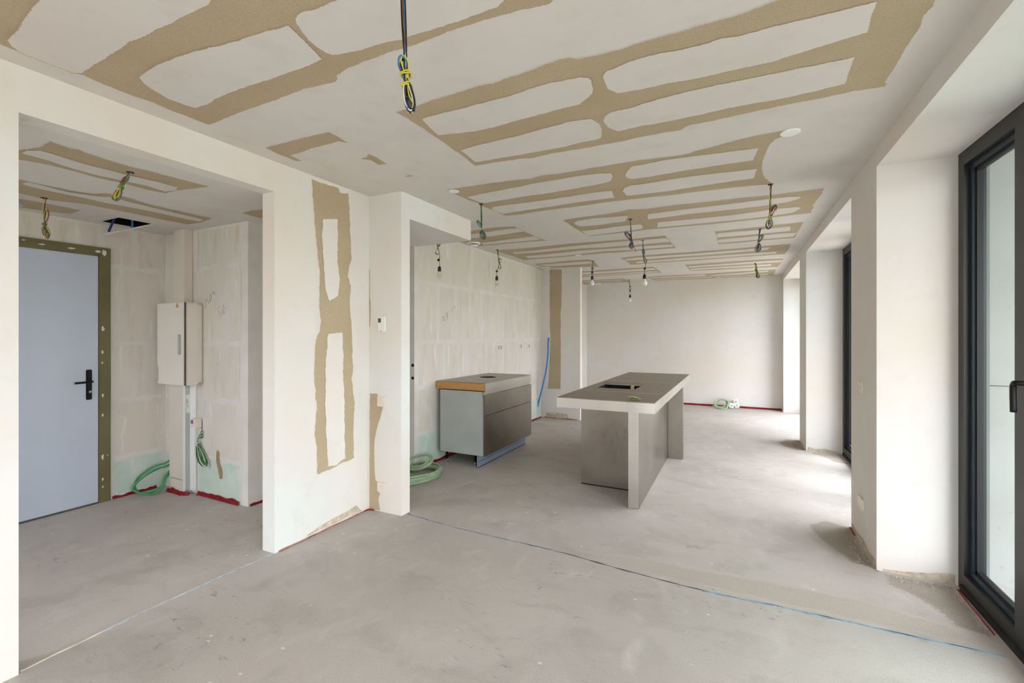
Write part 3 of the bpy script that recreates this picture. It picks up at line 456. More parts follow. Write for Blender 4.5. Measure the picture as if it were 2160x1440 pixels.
# gypsum blocks
def blocks(parent, rows, cols_of, f, want, umin, umax):
    d = Vector(want); k = 0
    for r, (za, zb) in enumerate(rows):
        cs = cols_of(r)
        for a, b in zip(cs, cs[1:]):
            a2, b2 = max(a, umin), min(b, umax)
            if b2 - a2 < 0.05: continue
            k += 1
            g = random.uniform(0.02, 0.032)
            P = [(a2 + g, za + 0.022), (b2 - g, za + 0.022), (b2 - g, zb - 0.022), (a2 + g, zb - 0.022)]; dk = 0.0012 + 0.00035 * (k % 4)
            patch('gypsum_block', parent, P, lambda u, v: Vector(f(u, v)) + d * dk, want, 'green_gypsum' if r == 0 else 'gypsum', 0.035, 0.018, 0.06, k * 2.7 + rows[0][1])
blocks(wk, [(0.0, 0.37), (0.37, 0.87), (0.87, 1.37), (1.37, 2.03), (2.03, 2.6)],
       lambda r: [[3.94, 4.5, 5.0, 5.5, 6.0, 6.5, 7.0, 7.4], [3.94, 4.2, 4.7, 5.2, 5.7, 6.2, 6.7, 7.2, 7.4], [3.94, 4.45, 4.95, 5.45, 5.95, 6.45, 6.95, 7.4],
                  [3.94, 4.33, 4.70, 5.32, 5.86, 6.36, 6.88, 7.38], [3.94, 4.57, 5.07, 5.58, 6.24, 6.77, 7.33, 7.42]][r],
       lambda u, v: (-3.1, u, v), (1, 0, 0), 3.93, 7.42)
HR = [(0.0, 0.355), (0.355, 0.865), (0.865, 1.375), (1.375, 2.05), (2.05, 2.41)]
blocks(we, HR, lambda r: [-1.2, 0.9, 2.02, 2.45] if r < 4 else [-1.2, 0.1, 0.75, 1.4, 1.95, 2.2, 2.45],
       lambda u, v: (-4.95, u, v), (1, 0, 0), -1.15, 2.45)
blocks(wn, HR, lambda r: [[-4.95, -4.42, -3.78], [-4.95, -4.4, -4.31, -3.76], [-4.95, -4.5, -3.8], [-4.95, -4.42, -3.98, -3.78], [-4.95, -4.4, -4.05, -3.78]][r],
       lambda u, v: (u, 2.45, v), (0, -1, 0), -4.95, -3.72)
st = patch('damp_stain', wn, [(-4.125, 0.43), (-4.095, 0.41), (-4.09, 0.33), (-4.055, 0.27), (-4.05, 0.19), (-4.085, 0.185), (-4.10, 0.26), (-4.13, 0.34)], lambda u, v: (u, 2.4475, v), (0, -1, 0), 'rust_stain', 0.02, 0.01, 0.02, 5)

def marks(parent, groups, f, r):
    for g in groups:
        bm = BM()
        for s in g: tube(bm, crom([f(u, v) for u, v in s], 3), r, 4)
        o = obj('pencil_mark', bm, 'ink', parent); o['kind'] = 'stuff'
marks(wn, ENTRY_MARKS, lambda u, v: (u, 2.4482, v), 0.0014)
marks(wk, KITCHEN_MARKS, lambda u, v: (-3.0982, u, v), 0.0022)

# floor joints
def ribbon(bm, pts, w, z, ragged=0.3, seed=0):
    L = []; R = []
    P = crom(pts, 14)
    for i, p in enumerate(P):
        t = P[min(i + 1, len(P) - 1)] - P[max(i - 1, 0)]; t.normalize(); nr = Vector((-t.y, t.x, 0))
        k = w * (1 + ragged * 2 * noise.noise(Vector((i * 0.37, seed, 0))))
        s = noise.noise(Vector((i * 0.21, seed + 5, 1))) * w * 0.7
        L.append(p + nr * (k / 2 + s)); R.append(p + nr * (-k / 2 + s))
    top = [(bm.verts.new((a.x, a.y, z)), bm.verts.new((b.x, b.y, z))) for a, b in zip(L, R)]
    bot = [(bm.verts.new((a.x, a.y, -0.002)), bm.verts.new((b.x, b.y, -0.002))) for a, b in zip(L, R)]
    for i in range(len(top) - 1):
        bm.faces.new((top[i][0], top[i][1], top[i + 1][1], top[i + 1][0]))
        bm.faces.new((top[i][0], top[i + 1][0], bot[i + 1][0], bot[i][0]))
        bm.faces.new((top[i][1], bot[i][1], bot[i + 1][1], top[i + 1][1]))
    return bm
JA = [(-2.40, 2.93, 0), (-2.0, 2.885, 0), (-1.5, 2.87, 0), (-1.07, 2.865, 0), (-0.6, 2.82, 0), (-0.18, 2.795, 0), (0.19, 2.81, 0), (0.6, 2.818, 0), (1.08, 2.826, 0)]
obj('expansion_gap', ribbon(BM(), JA, 0.008, 0.001, 0.9, 1), 'grey_gap', fl)
obj('expansion_strip', ribbon(BM(), [(p[0], p[1] - 0.006, 0) for p in JA[5:]], 0.011, 0.002, 0.5, 2), 'blue_foam', fl)
obj('expansion_strip', ribbon(BM(), [(p[0], p[1] - 0.004, 0) for p in JA[:4]], 0.005, 0.0015, 0.8, 4), 'blue_foam', fl)
JB = [(-2.76, 2.0, 0), (-2.775, 1.7, 0), (-2.785, 1.4, 0), (-2.782, 1.1, 0), (-2.77, 0.815, 0)]
obj('cement_lip', ribbon(BM(), JB, 0.010, 0.004, 0.4, 7), 'cement_lip', fl)
obj('expansion_strip', ribbon(BM(), [(p[0] + 0.008, p[1], 0) for p in JB[:4]], 0.006, 0.002, 0.7, 9), 'blue_foam', fl)

def grit_shade_col(t):
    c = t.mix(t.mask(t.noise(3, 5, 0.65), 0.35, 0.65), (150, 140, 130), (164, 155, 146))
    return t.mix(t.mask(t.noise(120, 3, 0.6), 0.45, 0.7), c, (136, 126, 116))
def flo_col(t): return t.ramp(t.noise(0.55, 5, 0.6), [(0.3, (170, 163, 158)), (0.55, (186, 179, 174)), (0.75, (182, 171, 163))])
MAT['grit_shade'] = coat('gritty_shaded_screed', grit_shade_col, flo_col, 0.95)  # brown gritty screed with the piers' floor shade put into the colour
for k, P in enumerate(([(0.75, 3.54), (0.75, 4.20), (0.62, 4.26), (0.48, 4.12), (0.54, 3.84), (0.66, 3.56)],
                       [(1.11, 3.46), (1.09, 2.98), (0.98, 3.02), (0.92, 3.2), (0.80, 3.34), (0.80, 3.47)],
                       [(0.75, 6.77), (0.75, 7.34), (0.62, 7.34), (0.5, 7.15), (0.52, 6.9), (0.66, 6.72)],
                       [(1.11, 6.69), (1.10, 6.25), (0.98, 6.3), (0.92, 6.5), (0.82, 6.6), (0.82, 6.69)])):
    patch('gritty_shaded_patch', fl, P, lambda u, v: (u, v, 0.0008), (0, 0, 1), 'grit_shade', 0.11, 0.02, 0.08, k + 3)
MAT['sand'] = coat('sandy_screed', lambda t: t.mix(t.mask(t.noise(150, 3, 0.6), 0.4, 0.7), (184, 174, 165), (166, 156, 147)), flo_col, 0.95)
patch('sandy_screed', fl, [(-0.78, 2.905), (-0.3, 2.86), (0.2, 2.86), (0.7, 2.868), (0.96, 2.89), (0.95, 2.98), (0.6, 3.06), (0.2, 3.05), (-0.2, 3.02), (-0.6, 3.0), (-0.78, 2.97)], lambda u, v: (u, v, 0.0006), (0, 0, 1), 'sand', 0.045, 0.02, 0.05, 31)

# raw mortar strip at wall feet, red edge film
def film(label, pts, h, out, mat='red_film', seed=1, crumple=0.4):
    bm = BM(); P = crom(pts, 14); A = []
    o = Vector(out)
    for i, p in enumerate(P):
        hh = h * (1 + crumple * 2 * noise.noise(Vector((i * 0.16, seed, 3))))
        lean = 0.35 * h * (1 + noise.noise(Vector((i * 0.22, seed, 8))))
        A.append([bm.verts.new(p + o * 0.004 + Vector((0, 0, hh))), bm.verts.new(p + o * (0.006 + lean * 0.5) + Vector((0, 0, hh * 0.45))), bm.verts.new(p + o * (0.010 + lean) + Vector((0, 0, 0.001)))])
    for a, b in zip(A, A[1:]):
        for k in range(2): bm.faces.new((a[k], a[k + 1], b[k + 1], b[k]))
    r = bmesh.ops.solidify(bm, geom=bm.faces[:], thickness=0.0008)
    return tag(obj('edge_film', bm, mat), label, 'plastic film')
film('red plastic film along the wall foot beside the olive door frame', [(-4.948, 2.03, 0), (-4.948, 2.15, 0), (-4.948, 2.28, 0), (-4.945, 2.37, 0)], 0.022, (1, 0, 0), seed=2)
film('red plastic film creased around the foot of the hall cable duct', [(-4.745, 2.372, 0), (-4.62, 2.372, 0), (-4.50, 2.372, 0), (-4.44, 2.40, 0)], 0.034, (0.2, -1, 0), seed=3, crumple=0.28)
film('long creased red film below the brown damp stain in the hall', [(-4.40, 2.445, 0), (-4.2, 2.445, 0), (-4.0, 2.445, 0), (-3.80, 2.445, 0)], 0.034, (0, -1, 0), seed=4, crumple=0.3)
film('short red film at the foot of the narrow hall return', [(-3.698, 2.46, 0), (-3.698, 2.6, 0), (-3.698, 2.8, 0)], 0.02, (1, 0, 0), seed=5)
film('red film from the green hose coil to behind the steel kitchen unit', [(-3.097, 4.0, 0), (-3.097, 4.3, 0), (-3.097, 4.8, 0), (-3.097, 5.3, 0)], 0.03, (1, 0, 0), seed=6)
film('red film in the far corner of the block wall past the kitchen unit', [(-3.097, 6.9, 0), (-3.097, 7.1, 0), (-3.097, 7.38, 0)], 0.025, (1, 0, 0), seed=7)
film('red film at the foot of the far white wall stub', [(-3.05, 7.415, 0), (-2.8, 7.415, 0), (-2.42, 7.415, 0)], 0.014, (0, -1, 0), 'pink_film', 8)
film('long straight red film along the foot of the far end wall', [(-1.3, 10.115, 0), (-0.6, 10.115, 0), (0.1, 10.115, 0), (0.755, 10.115, 0)], 0.034, (0, -1, 0), seed=9, crumple=0.15)
film('dusty pink film under the white wall with the tall tan patch', [(-2.748, 2.03, 0), (-2.748, 2.3, 0), (-2.748, 2.6, 0), (-2.748, 2.86, 0)], 0.009, (1, 0, 0), 'pink_film', 10)
film('thin red film at the foot of the nearest window frame', [(1.128, 3.45, 0), (1.122, 3.2, 0), (1.118, 3.0, 0)], 0.006, (-1, 0, 0), seed=12)
film('scrap of red film in the corner under the thermostat', [(-2.745, 2.80, 0), (-2.735, 2.855, 0), (-2.69, 2.862, 0)], 0.010, (0.4, -0.8, 0), seed=14)
film('red film scrap at the foot of the pier with the double socket', [(0.764, 4.2, 0), (0.764, 4.12, 0), (0.764, 4.04, 0)], 0.010, (-1, 0, 0), 'red_film', 15, 0.7)
def mortar(parent, P, f, want, seed):
    patch('raw_mortar', parent, P, f, want, 'mortar', 0.006, 0.006, 0.02, seed)
mortar(wl, [(2.25, 0.02), (2.45, 0.055), (2.6, 0.06), (2.72, 0.075), (2.78, 0.02)], lambda u, v: (-2.7485, u, v), (1, 0, 0), 3)
mortar(ws, [(-3.02, 0.01), (-3.0, 0.09), (-2.75, 0.095), (-2.62, 0.08), (-2.6, 0.01)], lambda u, v: (u, 7.4185, v), (0, -1, 0), 5)
mortar(wr, [(0.80, 0.0), (0.80, 0.015), (0.9, 0.02), (1.0, 0.035), (1.10, 0.06), (1.13, 0.055), (1.13, 0.0)], lambda u, v: (u, 3.5085, v), (0, -1, 0), 8)
mortar(wr, [(3.53, 0.0), (3.55, 0.05), (3.7, 0.03), (3.85, 0.06), (4.0, 0.035), (4.18, 0.05), (4.2, 0.0)], lambda u, v: (0.7655, u, v), (-1, 0, 0), 9)
mortar(wr, [(0.78, 0.0), (0.79, 0.05), (0.86, 0.03), (0.95, 0.045), (1.1, 0.02), (1.13, 0.0)], lambda u, v: (u, 6.7335, v), (0, -1, 0), 11)
MAT['crumb'] = plain('plaster_crumb', (182, 172, 160), 0.95, 0, 0.15, 60)
def crumbs(label, spots, n, seed):
    rnd = random.Random(seed); bm = BM()
    for _ in range(n):
        x0, x1, y0, y1 = rnd.choice(spots); s = rnd.uniform(0.002, 0.008)
        p = Vector((rnd.uniform(x0, x1), rnd.uniform(y0, y1), s * 0.35))
        m = bmesh.ops.create_icosphere(bm, subdivisions=1, radius=s)
        for v in m['verts']: v.co = p + Vector((v.co.x * rnd.uniform(.7, 1.3), v.co.y * rnd.uniform(.7, 1.3), v.co.z * 0.5))
    o = obj('debris', bm, 'crumb'); o['kind'] = 'stuff'; return tag(o, label, 'debris')
crumbs('plaster crumbs along the foot of the pier with the double socket', [(0.68, 0.75, 3.55, 4.2)], 50, 3)
crumbs('plaster crumbs in the nearest window reveal', [(0.8, 1.08, 3.40, 3.48)], 45, 5)
crumbs('plaster crumbs at the second pier along the windows', [(0.68, 0.75, 6.75, 7.3)], 40, 6)
crumbs('plaster crumbs at the foot of the far end wall', [(-0.8, -0.5, 9.95, 10.06), (0.1, 0.7, 9.95, 10.06)], 50, 4)

# ------------------------------------------------------------------ windows
def window(i, ya, yb, mull, label, handle_at=None):
    """anthracite frame in the reveal: outer frame, mullions, sash with rebates, panes"""
    X0, X1 = 1.14, 1.235
    bm = BM()
    box(bm, X0, X1, ya, ya + 0.07, 0.0, 2.486); box(bm, X0, X1, yb - 0.07, yb, 0.0, 2.486)
    box(bm, X0, X1, ya + 0.07, yb - 0.07, 2.405, 2.486); box(bm, X0, X1, ya + 0.07, yb - 0.07, 0.0, 0.10)
    w = struct('window_%d' % i, bm, 'anthracite', label, 'window')
    edges = [ya + 0.07] + [m for m in mull] + [yb - 0.07]
    for m in mull:
        obj('mullion', bx(X0 - 0.015, X1, m - 0.06, m + 0.06, 0.10, 2.405), 'anthracite', w, 0.004)
    for k in range(len(edges) - 1):
        a = edges[k] + (0.06 if k else 0); b = edges[k + 1] - (0.06 if k < len(edges) - 2 else 0)
        bm = BM(); X2, X3 = 1.165, 1.215; s = 0.035
        box(bm, X2, X3, a, a + s, 0.10, 2.405); box(bm, X2, X3, b - s, b, 0.10, 2.405)
        box(bm, X2, X3, a + s, b - s, 2.37, 2.405); box(bm, X2, X3, a + s, b - s, 0.10, 0.135)
        sh = obj('sash_frame', bm, 'frame_blue', w, 0.003)
        bm = BM()
        box(bm, 1.178, 1.205, a + s, a + s + 0.016, 0.135, 2.37); box(bm, 1.178, 1.205, b - s - 0.016, b - s, 0.135, 2.37)
        box(bm, 1.178, 1.205, a + s, b - s, 2.354, 2.37); box(bm, 1.178, 1.205, a + s, b - s, 0.135, 0.151)
        obj('seal', bm, 'rubber', sh)
        obj('pane', bx(1.187, 1.193, a + s + 0.014, b - s - 0.014, 0.149, 2.356), 'glass', sh)
    obj('sill_bead', bx(1.128, 1.14, ya + 0.05, yb - 0.05, 0.0, 0.035), 'rubber', w)
    if handle_at:
        y, z = handle_at
        bm = BM()
        tube(bm, crom([(X0 - 0.014, y - 0.012, z), (X0 - 0.05, y - 0.012, z), (X0 - 0.062, y - 0.004, z), (X0 - 0.062, y + 0.012, z - 0.004), (X0 - 0.062, y + 0.02, z - 0.03), (X0 - 0.06, y + 0.022, z - 0.13)], 5), 0.011, 10)
        h = obj('handle', bm, 'black', w, smooth=True)
        obj('rosette', bx(X0 - 0.024, X0 - 0.014, y - 0.03, y + 0.006, z - 0.035, z + 0.035), 'black', h, 0.003)
    return w
window(1, 0.98, 3.494, [2.805, 1.65], 'nearest floor-to-lintel window with anthracite frame and lever handle', (2.735, 1.242))
window(2, 4.215, 6.722, [4.9, 5.9], 'second dark window, a narrow slit past the pier with the double socket')
window(3, 7.39, 9.885, [8.1, 9.1], 'third dark window hidden in the farthest reveal')
window(4, -2.0, 0.42, [-0.8], 'added unseen window in the same wall just behind the viewer')  # unseen window added as another source of daylight
bm = BM()
box(bm, -1.0, 0.6, -2.56, -2.49, 2.38, 2.45); box(bm, -1.0, 0.6, -2.56, -2.49, 0, 0.08)
for xx in (-1.0, -0.23, 0.54): box(bm, xx, xx + 0.06, -2.56, -2.49, 0.08, 2.38)
w5 = struct('window_5', bm, 'anthracite', 'added unseen end window behind the viewer', 'window')  # unseen window added to light the faces turned towards the viewer
for a, b in ((-0.94, -0.23), (-0.17, 0.54)): obj('pane', bx(a, b, -2.53, -2.524, 0.08, 2.38), 'glass', w5)  # panes of the added end window
struct('ceiling_upper_balcony', bx(2.2, 3.4, 1.0, 3.75, 2.72, 2.95), 'balcony', 'added unseen slab that shades the stone side wall', 'ceiling')  # unseen slab added to keep high sky light off the stone
struct('added_terrace_floor', bx(-4.0, 1.32, -5.5, -2.6, -0.25, -0.06), 'balcony', 'added unseen slab behind the viewer that blocks light from below', 'floor')  # unseen slab added to stop sky light from below the end window
# loggia outside
wx = struct('wall_exterior', bx(1.245, 4.0, 3.572, 3.75, -0.2, 3.0), 'stone_reveal', 'pale limestone side wall of the balcony seen through the nearest window', 'wall')
obj('reveal_trim', bx(1.237, 1.288, 3.535, 3.571, -0.05, 2.6), 'stone_reveal', wx)
for za, zb in ((-0.1, 1.157), (1.161, 2.55), (2.555, 3.0)):
    for xa, xb in ((1.289, 2.2), (2.204, 3.1), (3.104, 4.0)):
        obj('stone_panel', bx(xa, xb, 3.55, 3.572, za, zb), 'stone', wx, 0.0015)
struct('floor_balcony', bx(1.32, 3.6, -4.0, 11.0, -0.25, -0.06), 'balcony', 'added unseen slab outside the windows that blocks light from below', 'floor')  # unseen slab added to stop sky light from below the windows
struct('ceiling_balcony', bx(1.245, 2.2, -4.0, 11.0, 2.72, 2.95), 'balcony', 'added unseen overhang above the windows that cuts the daylight', 'ceiling')  # unseen overhang added to dim daylight close to the windows

# ------------------------------------------------------------------ entrance door
bm = BM()
box(bm, -4.95, -4.93, 1.934, 2.016, 0.0, 2.205); box(bm, -4.95, -4.93, 0.88, 0.962, 0.0, 2.205); box(bm, -4.95, -4.93, 0.962, 1.934, 2.13, 2.205)
d1 = struct('door_1', bm, 'olive', 'pale blue entrance door in a splashed olive steel frame', 'door', 0.003)
lf = obj('door_leaf', bx(-4.95, -4.937, 0.966, 1.929, 0.012, 2.126), 'door', d1, 0.002)
bm = BM(); box(bm, -4.937, -4.928, 1.846, 1.886, 0.90, 1.155)
pl = obj('door_plate', bm, 'black', d1, 0.012)
bm = BM(); tube(bm, crom([(-4.93, 1.868, 1.055), (-4.885, 1.868, 1.055), (-4.872, 1.86, 1.055), (-4.870, 1.80, 1.053), (-4.870, 1.752, 1.052)], 4), 0.009, 10)
obj('door_handle', bm, 'black', pl, smooth=True)
obj('lock_cylinder', lathe(BM(), [(0.0, 0), (0.010, 0.0), (0.010, 0.014), (0.0, 0.015)], (-4.929, 1.868, 0.968), 12, 0, False), 'chrome', pl)
obj('threshold', bx(-4.95, -4.93, 0.962, 1.934, 0.0, 0.012), 'grey_gap', d1)

MAT['splash'] = plain('white_plaster_splash', (212, 208, 200), 0.8)
for k, (yy, zz, w, h) in enumerate(((1.958, 1.50, 0.02, 0.05), (1.956, 1.30, 0.014, 0.03), (1.954, 1.21, 0.012, 0.018), (1.957, 0.925, 0.018, 0.035), (1.957, 0.755, 0.014, 0.03), (1.958, 0.395, 0.015, 0.05), (1.957, 0.20, 0.012, 0.03), (1.958, 0.135, 0.012, 0.02), (1.99, 0.40, 0.006, 0.012))):
    n_ = 9; P = [(yy + w / 2 * math.cos(6.283 * i / n_) * random.uniform(.6, 1.2), zz + h / 2 * math.sin(6.283 * i / n_) * random.uniform(.6, 1.2)) for i in range(n_)]
    patch('plaster_splash', d1, P, lambda u, v: (-4.9285, u, v), (1, 0, 0), 'splash', 0.002, 0.003, 0.01, k)
for k, (yy, zz, w, h) in enumerate(((1.57, 2.165, 0.04, 0.012), (1.75, 2.165, 0.05, 0.014), (1.925, 2.165, 0.04, 0.02), (1.965, 2.16, 0.03, 0.05), (1.47, 2.18, 0.02, 0.01))):
    n_ = 9; P = [(yy + w / 2 * math.cos(6.283 * i / n_) * random.uniform(.6, 1.2), zz + h / 2 * math.sin(6.283 * i / n_) * random.uniform(.6, 1.2)) for i in range(n_)]
    patch('plaster_splash', d1, P, lambda u, v: (-4.9285, u, v), (1, 0, 0), 'splash', 0.002, 0.003, 0.01, k + 20)

# open access hatch
ht = thing('access_hatch', 'open ceiling hatch with its flap hanging down by the meter box', 'hatch', (-4.68, 2.03, 2.41))
bm = BM()
box(bm, hx0, hx1, hy0, hy0 + 0.004, 2.41, 2.6); box(bm, hx0, hx1, hy1 - 0.004, hy1, 2.41, 2.6); box(bm, hx0, hx0 + 0.004, hy0, hy1, 2.41, 2.6); box(bm, hx1 - 0.004, hx1, hy0, hy1, 2.41, 2.6); box(bm, hx0, hx1, hy0, hy1, 2.596, 2.6)
obj('recess', bm, 'dark_void', ht)
bm = BM(); fl0 = [(-4.822, 2.164, 2.408), (-4.54, 2.164, 2.408), (-4.54, 1.92, 2.295), (-4.822, 1.92, 2.295)]
vs = [bm.verts.new(p) for p in fl0] + [bm.verts.new((p[0], p[1], p[2] + 0.012)) for p in fl0]
for f in ((0, 1, 2, 3), (4, 7, 6, 5), (0, 4, 5, 1), (1, 5, 6, 2), (2, 6, 7, 3), (3, 7, 4, 0)): bm.faces.new([vs[i] for i in f])
fp = obj('flap', bm, 'ceiling', ht)
obj('stay', tube(BM(), [(-4.69, 1.945, 2.43), (-4.70, 1.935, 2.40), (-4.745, 1.925, 2.318)], 0.009, 8), 'navy', ht)
obj('strap', bx(-4.60, -4.575, 2.02, 2.024, 2.345, 2.45), 'strap', ht)

# ------------------------------------------------------------------ wires and bulbs
RV = Vector((math.cos(THETA), -math.sin(THETA) * 1.0, 0)); RV = Vector((0.896, 0.444, 0)); FV = Vector((-0.444, 0.896, 0))
def lobe(a, b, w, dep):
    """out along one side of a long loop from a to b and back along the other"""
    a = Vector(a); b = Vector(b); S = ((0.25, 0.55), (0.55, 0.95), (0.82, 0.9))
    L = [a.lerp(b, s) - RV * w * k + FV * dep for s, k in S]
    return L + [b + FV * dep] + [a.lerp(b, s) + RV * w * k + FV * dep for s, k in S[::-1]]
def wire(rnd, top, ctop, tie, bot, r, wt, wb, spread, tail):
    j = lambda k=1.0: (RV * rnd.uniform(-1, 1) + FV * rnd.uniform(-1, 1)) * spread * k
    top, ctop, tie, bot = map(Vector, (top, ctop, tie, bot))
    P = [top + j(), top.lerp(tie, 0.5) + j(0.9), tie + j(0.8)]
    e1 = bot.lerp(tie, rnd.uniform(0, 0.18)) + j(1.0); e2 = ctop.lerp(tie, rnd.uniform(0, 0.15)) + j(1.0)
    P += lobe(tie + j(0.6), e1, wb * rnd.uniform(0.45, 1.1), rnd.uniform(-spread, spread))
    P += [tie + j(0.8)] + lobe(tie + j(0.6), e2, -wt * rnd.uniform(0.45, 1.1), rnd.uniform(-spread, spread)) + [tie + j(0.8)]
    if tail: P += [tie.lerp(bot, 0.5) + j(1.5), tie.lerp(bot, tail) + j(2.0)]
    return crom(P, 5)
def tie_coil(c, axis, rad, turns, r, h):
    ax = Vector(axis).normalized(); u = ax.orthogonal().normalized(); v = ax.cross(u); P = []
    for k in range(int(turns * 12) + 1):
        a = 2 * math.pi * k / 12
        P.append(Vector(c) + ax * (h * (k / (turns * 12) - 0.5)) + (u * math.cos(a) + v * math.sin(a)) * rad * (1 + 0.12 * math.sin(k * 1.7)))
    return tube(BM(), P, r, 6)
def bundle(label, top, ctop, tie, bot, cols, wt=0.02, wb=0.02, r=0.0016, spread=0.006, ties=None, tie_mat='w_yellow', seed=1, tip=None):
    rnd = random.Random(seed)
    t = thing('wire_bundle', label, 'wires', top, 'wire bundles hanging from the ceilings')
    obj('cable_hole', lathe(BM(), [(0.0, -0.0035), (0.018, -0.0035), (0.02, 0.0), (0.0, 0.0)], top, 14, 2, False), 'dark_void', t)
    for i, c in enumerate(cols):
        obj('wire', tube(BM(), wire(rnd, top, ctop, tie, bot, r, wt, wb, spread, rnd.choice((0.55, 0.8, 0.95))), r, 6), c, t, smooth=True)
    for k, q in enumerate(ties or [tie]):
        obj('tie_wire', tie_coil(q, Vector(bot) - Vector(ctop), spread * 1.5 + r, 2.6, r * 1.05, 0.016), tie_mat, t, smooth=True)
    if tip: obj('wire_end', tube(BM(), tip, r * 1.4, 6), 'w_red', t)
    return t
B, U, Y, G, N, A, W, R_, O = 'w_black w_blue w_yellow w_green w_brown w_grey w_white w_red w_olive'.split()
b1 = bundle('largest wire bundle, black, blue and yellow, hanging closest to the viewer', (-0.963, 1.149, 2.6), (-0.964, 1.149, 2.347), (-0.950, 1.155, 2.270), (-0.938, 1.162, 2.160),
       [B, B, B, U, U, Y, W, N, B, A, B, Y], 0.012, 0.012, 0.0022, 0.009, [(-0.952, 1.154, 2.284), (-0.949, 1.156, 2.248)], seed=4)
bundle('multicoloured bundle slanting from the hall ceiling nearest the opening', (-3.212, 1.406, 2.41), (-3.235, 1.396, 2.385), (-3.266, 1.383, 2.321), (-3.301, 1.366, 2.24),
       [Y, N, U, N, Y, N, G, U, N], 0.006, 0.018, 0.0018, 0.009, tie_mat=G, seed=5)
bundle('thin looped bundle in front of the head of the olive door frame', (-4.354, 1.401, 2.41), (-4.345, 1.411, 2.333), (-4.366, 1.407, 2.227), (-4.351, 1.414, 2.123),
       [Y, G, U, N, B, R_, Y], 0.016, 0.022, 0.0018, 0.008, tie_mat=G, seed=6)
bundle('blue looped bundle beside the white bulkhead', (-2.02, 3.463, 2.6), (-2.050, 3.448, 2.458), (-2.016, 3.465, 2.379), (-1.993, 3.476, 2.288),
       [U, U, B, G, N, G, B], 0.016, 0.024, 0.0021, 0.007, seed=7, tip=[(-2.002, 3.470, 2.335), (-1.996, 3.472, 2.305)])
bundle('blue and olive bundle with red wire ends above the island', (-0.956, 4.576, 2.6), (-1.000, 4.552, 2.476), (-0.945, 4.577, 2.382), (-0.949, 4.575, 2.302),
       [O, N, U, U, B, Y, O, N], 0.024, 0.026, 0.0021, 0.008, tie_mat=G, seed=8, tip=[(-0.948, 4.576, 2.375), (-0.918, 4.588, 2.318), (-0.905, 4.595, 2.272)])
bundle('black and yellow bundle under the tan corner nearest the windows', (0.224, 3.992, 2.6), (0.262, 4.012, 2.45), (0.222, 4.004, 2.352), (0.212, 4.0, 2.261),
       [B, B, B, N, Y, N, O, W], 0.020, 0.022, 0.0020, 0.008, seed=9, tip=[(0.236, 4.012, 2.395), (0.252, 4.019, 2.43)])
bundle('green and blue bundle, second in the row along the windows', (0.219, 5.625, 2.6), (0.238, 5.630, 2.541), (0.203, 5.614, 2.448), (0.198, 5.612, 2.345),
       [U, G, O, B, N, U, W], 0.022, 0.03, 0.0022, 0.009, seed=10)
bundle('small dark bundle, farthest in the row along the windows', (0.249, 8.273, 2.6), (0.252, 8.273, 2.507), (0.279, 8.287, 2.446), (0.293, 8.293, 2.355),
       [B, O, G, B, Y, B], 0.014, 0.02, 0.0032, 0.012, tie_mat=G, seed=11)
b1['label'] = 'largest wire bundle, black, blue and yellow, hanging closest to the viewer'

def bulb_pendant(label, top, ctop, tie, cbot, knot, s0, s1, bend, bulb_mat, cols, seed, sr=0.019, br=0.03, r=0.0022):
    rnd = random.Random(seed)
    t = thing('bulb_pendant', label, 'light', top, 'bare bulbs hanging from the ceiling')
    obj('cable_hole', lathe(BM(), [(0.0, -0.0035), (0.018, -0.0035), (0.02, 0.0), (0.0, 0.0)], top, 14, 2, False), 'dark_void', t)
    for c in cols:
        obj('wire', tube(BM(), wire(rnd, top, ctop, tie, cbot, r, 0.02, 0.018, 0.007, None), r, 6), c, t, smooth=True)
    obj('tie_wire', tie_coil(tie, (0, 0, 1), 0.012, 2.6, r, 0.02), Y if seed % 2 else G, t, smooth=True)
    k = Vector(knot); a = Vector(s0)
    obj('cord', tube(BM(), crom([Vector(tie), k + RV * 0.012 + Vector((0, 0, 0.03)), k + RV * -0.01, k + Vector((0, 0, -0.012)), a + Vector((0, 0, 0.03)), a], 5), r * 1.25, 6), B, t, smooth=True)
    obj('terminal_block', bx(k.x - 0.014, k.x + 0.014, k.y - 0.008, k.y + 0.008, k.z - 0.012, k.z + 0.012), 'socket_black', t, 0.003)
    h = s0[2] - s1[2]
    sk = obj('lamp_socket', lathe(BM(), [(0.004, 0), (0.009, -0.004), (sr * 0.82, -h * 0.22), (sr, -h * 0.32), (sr, -h * 0.97), (sr * 0.9, -h)], s0, 16), 'socket_black', t, smooth=True)
    bh = s1[2] - bend
    prof = [(0.013, 0.0), (0.0135, -0.06 * bh), (0.016, -0.16 * bh), (br * 0.78, -0.34 * bh), (br * 0.97, -0.52 * bh), (br, -0.65 * bh), (br * 0.9, -0.8 * bh), (br * 0.6, -0.94 * bh), (br * 0.25, -0.99 * bh), (0.001, -bh)]
    lb = obj('light_bulb', lathe(BM(), prof, s1, 18, 2, False), bulb_mat, t, smooth=True)
    if bulb_mat == 'bulb_clear':
        obj('filament_stem', lathe(BM(), [(0.008, 0), (0.005, -0.3 * bh), (0.003, -0.5 * bh), (0.010, -0.56 * bh), (0.001, -0.6 * bh)], s1, 8, 2, False), 'bulb_white', lb)
    return t
bulb_pendant('clear bulb on a black holder just behind the white bulkhead', (-2.886, 4.040, 2.6), (-2.888, 4.04, 2.47), (-2.890, 4.036, 2.39), (-2.899, 4.032, 2.308), (-2.884, 4.039, 2.256), (-2.876, 4.043, 2.19), (-2.877, 4.042, 2.131), 2.055, 'bulb_clear', [U, Y, G, B], 21)
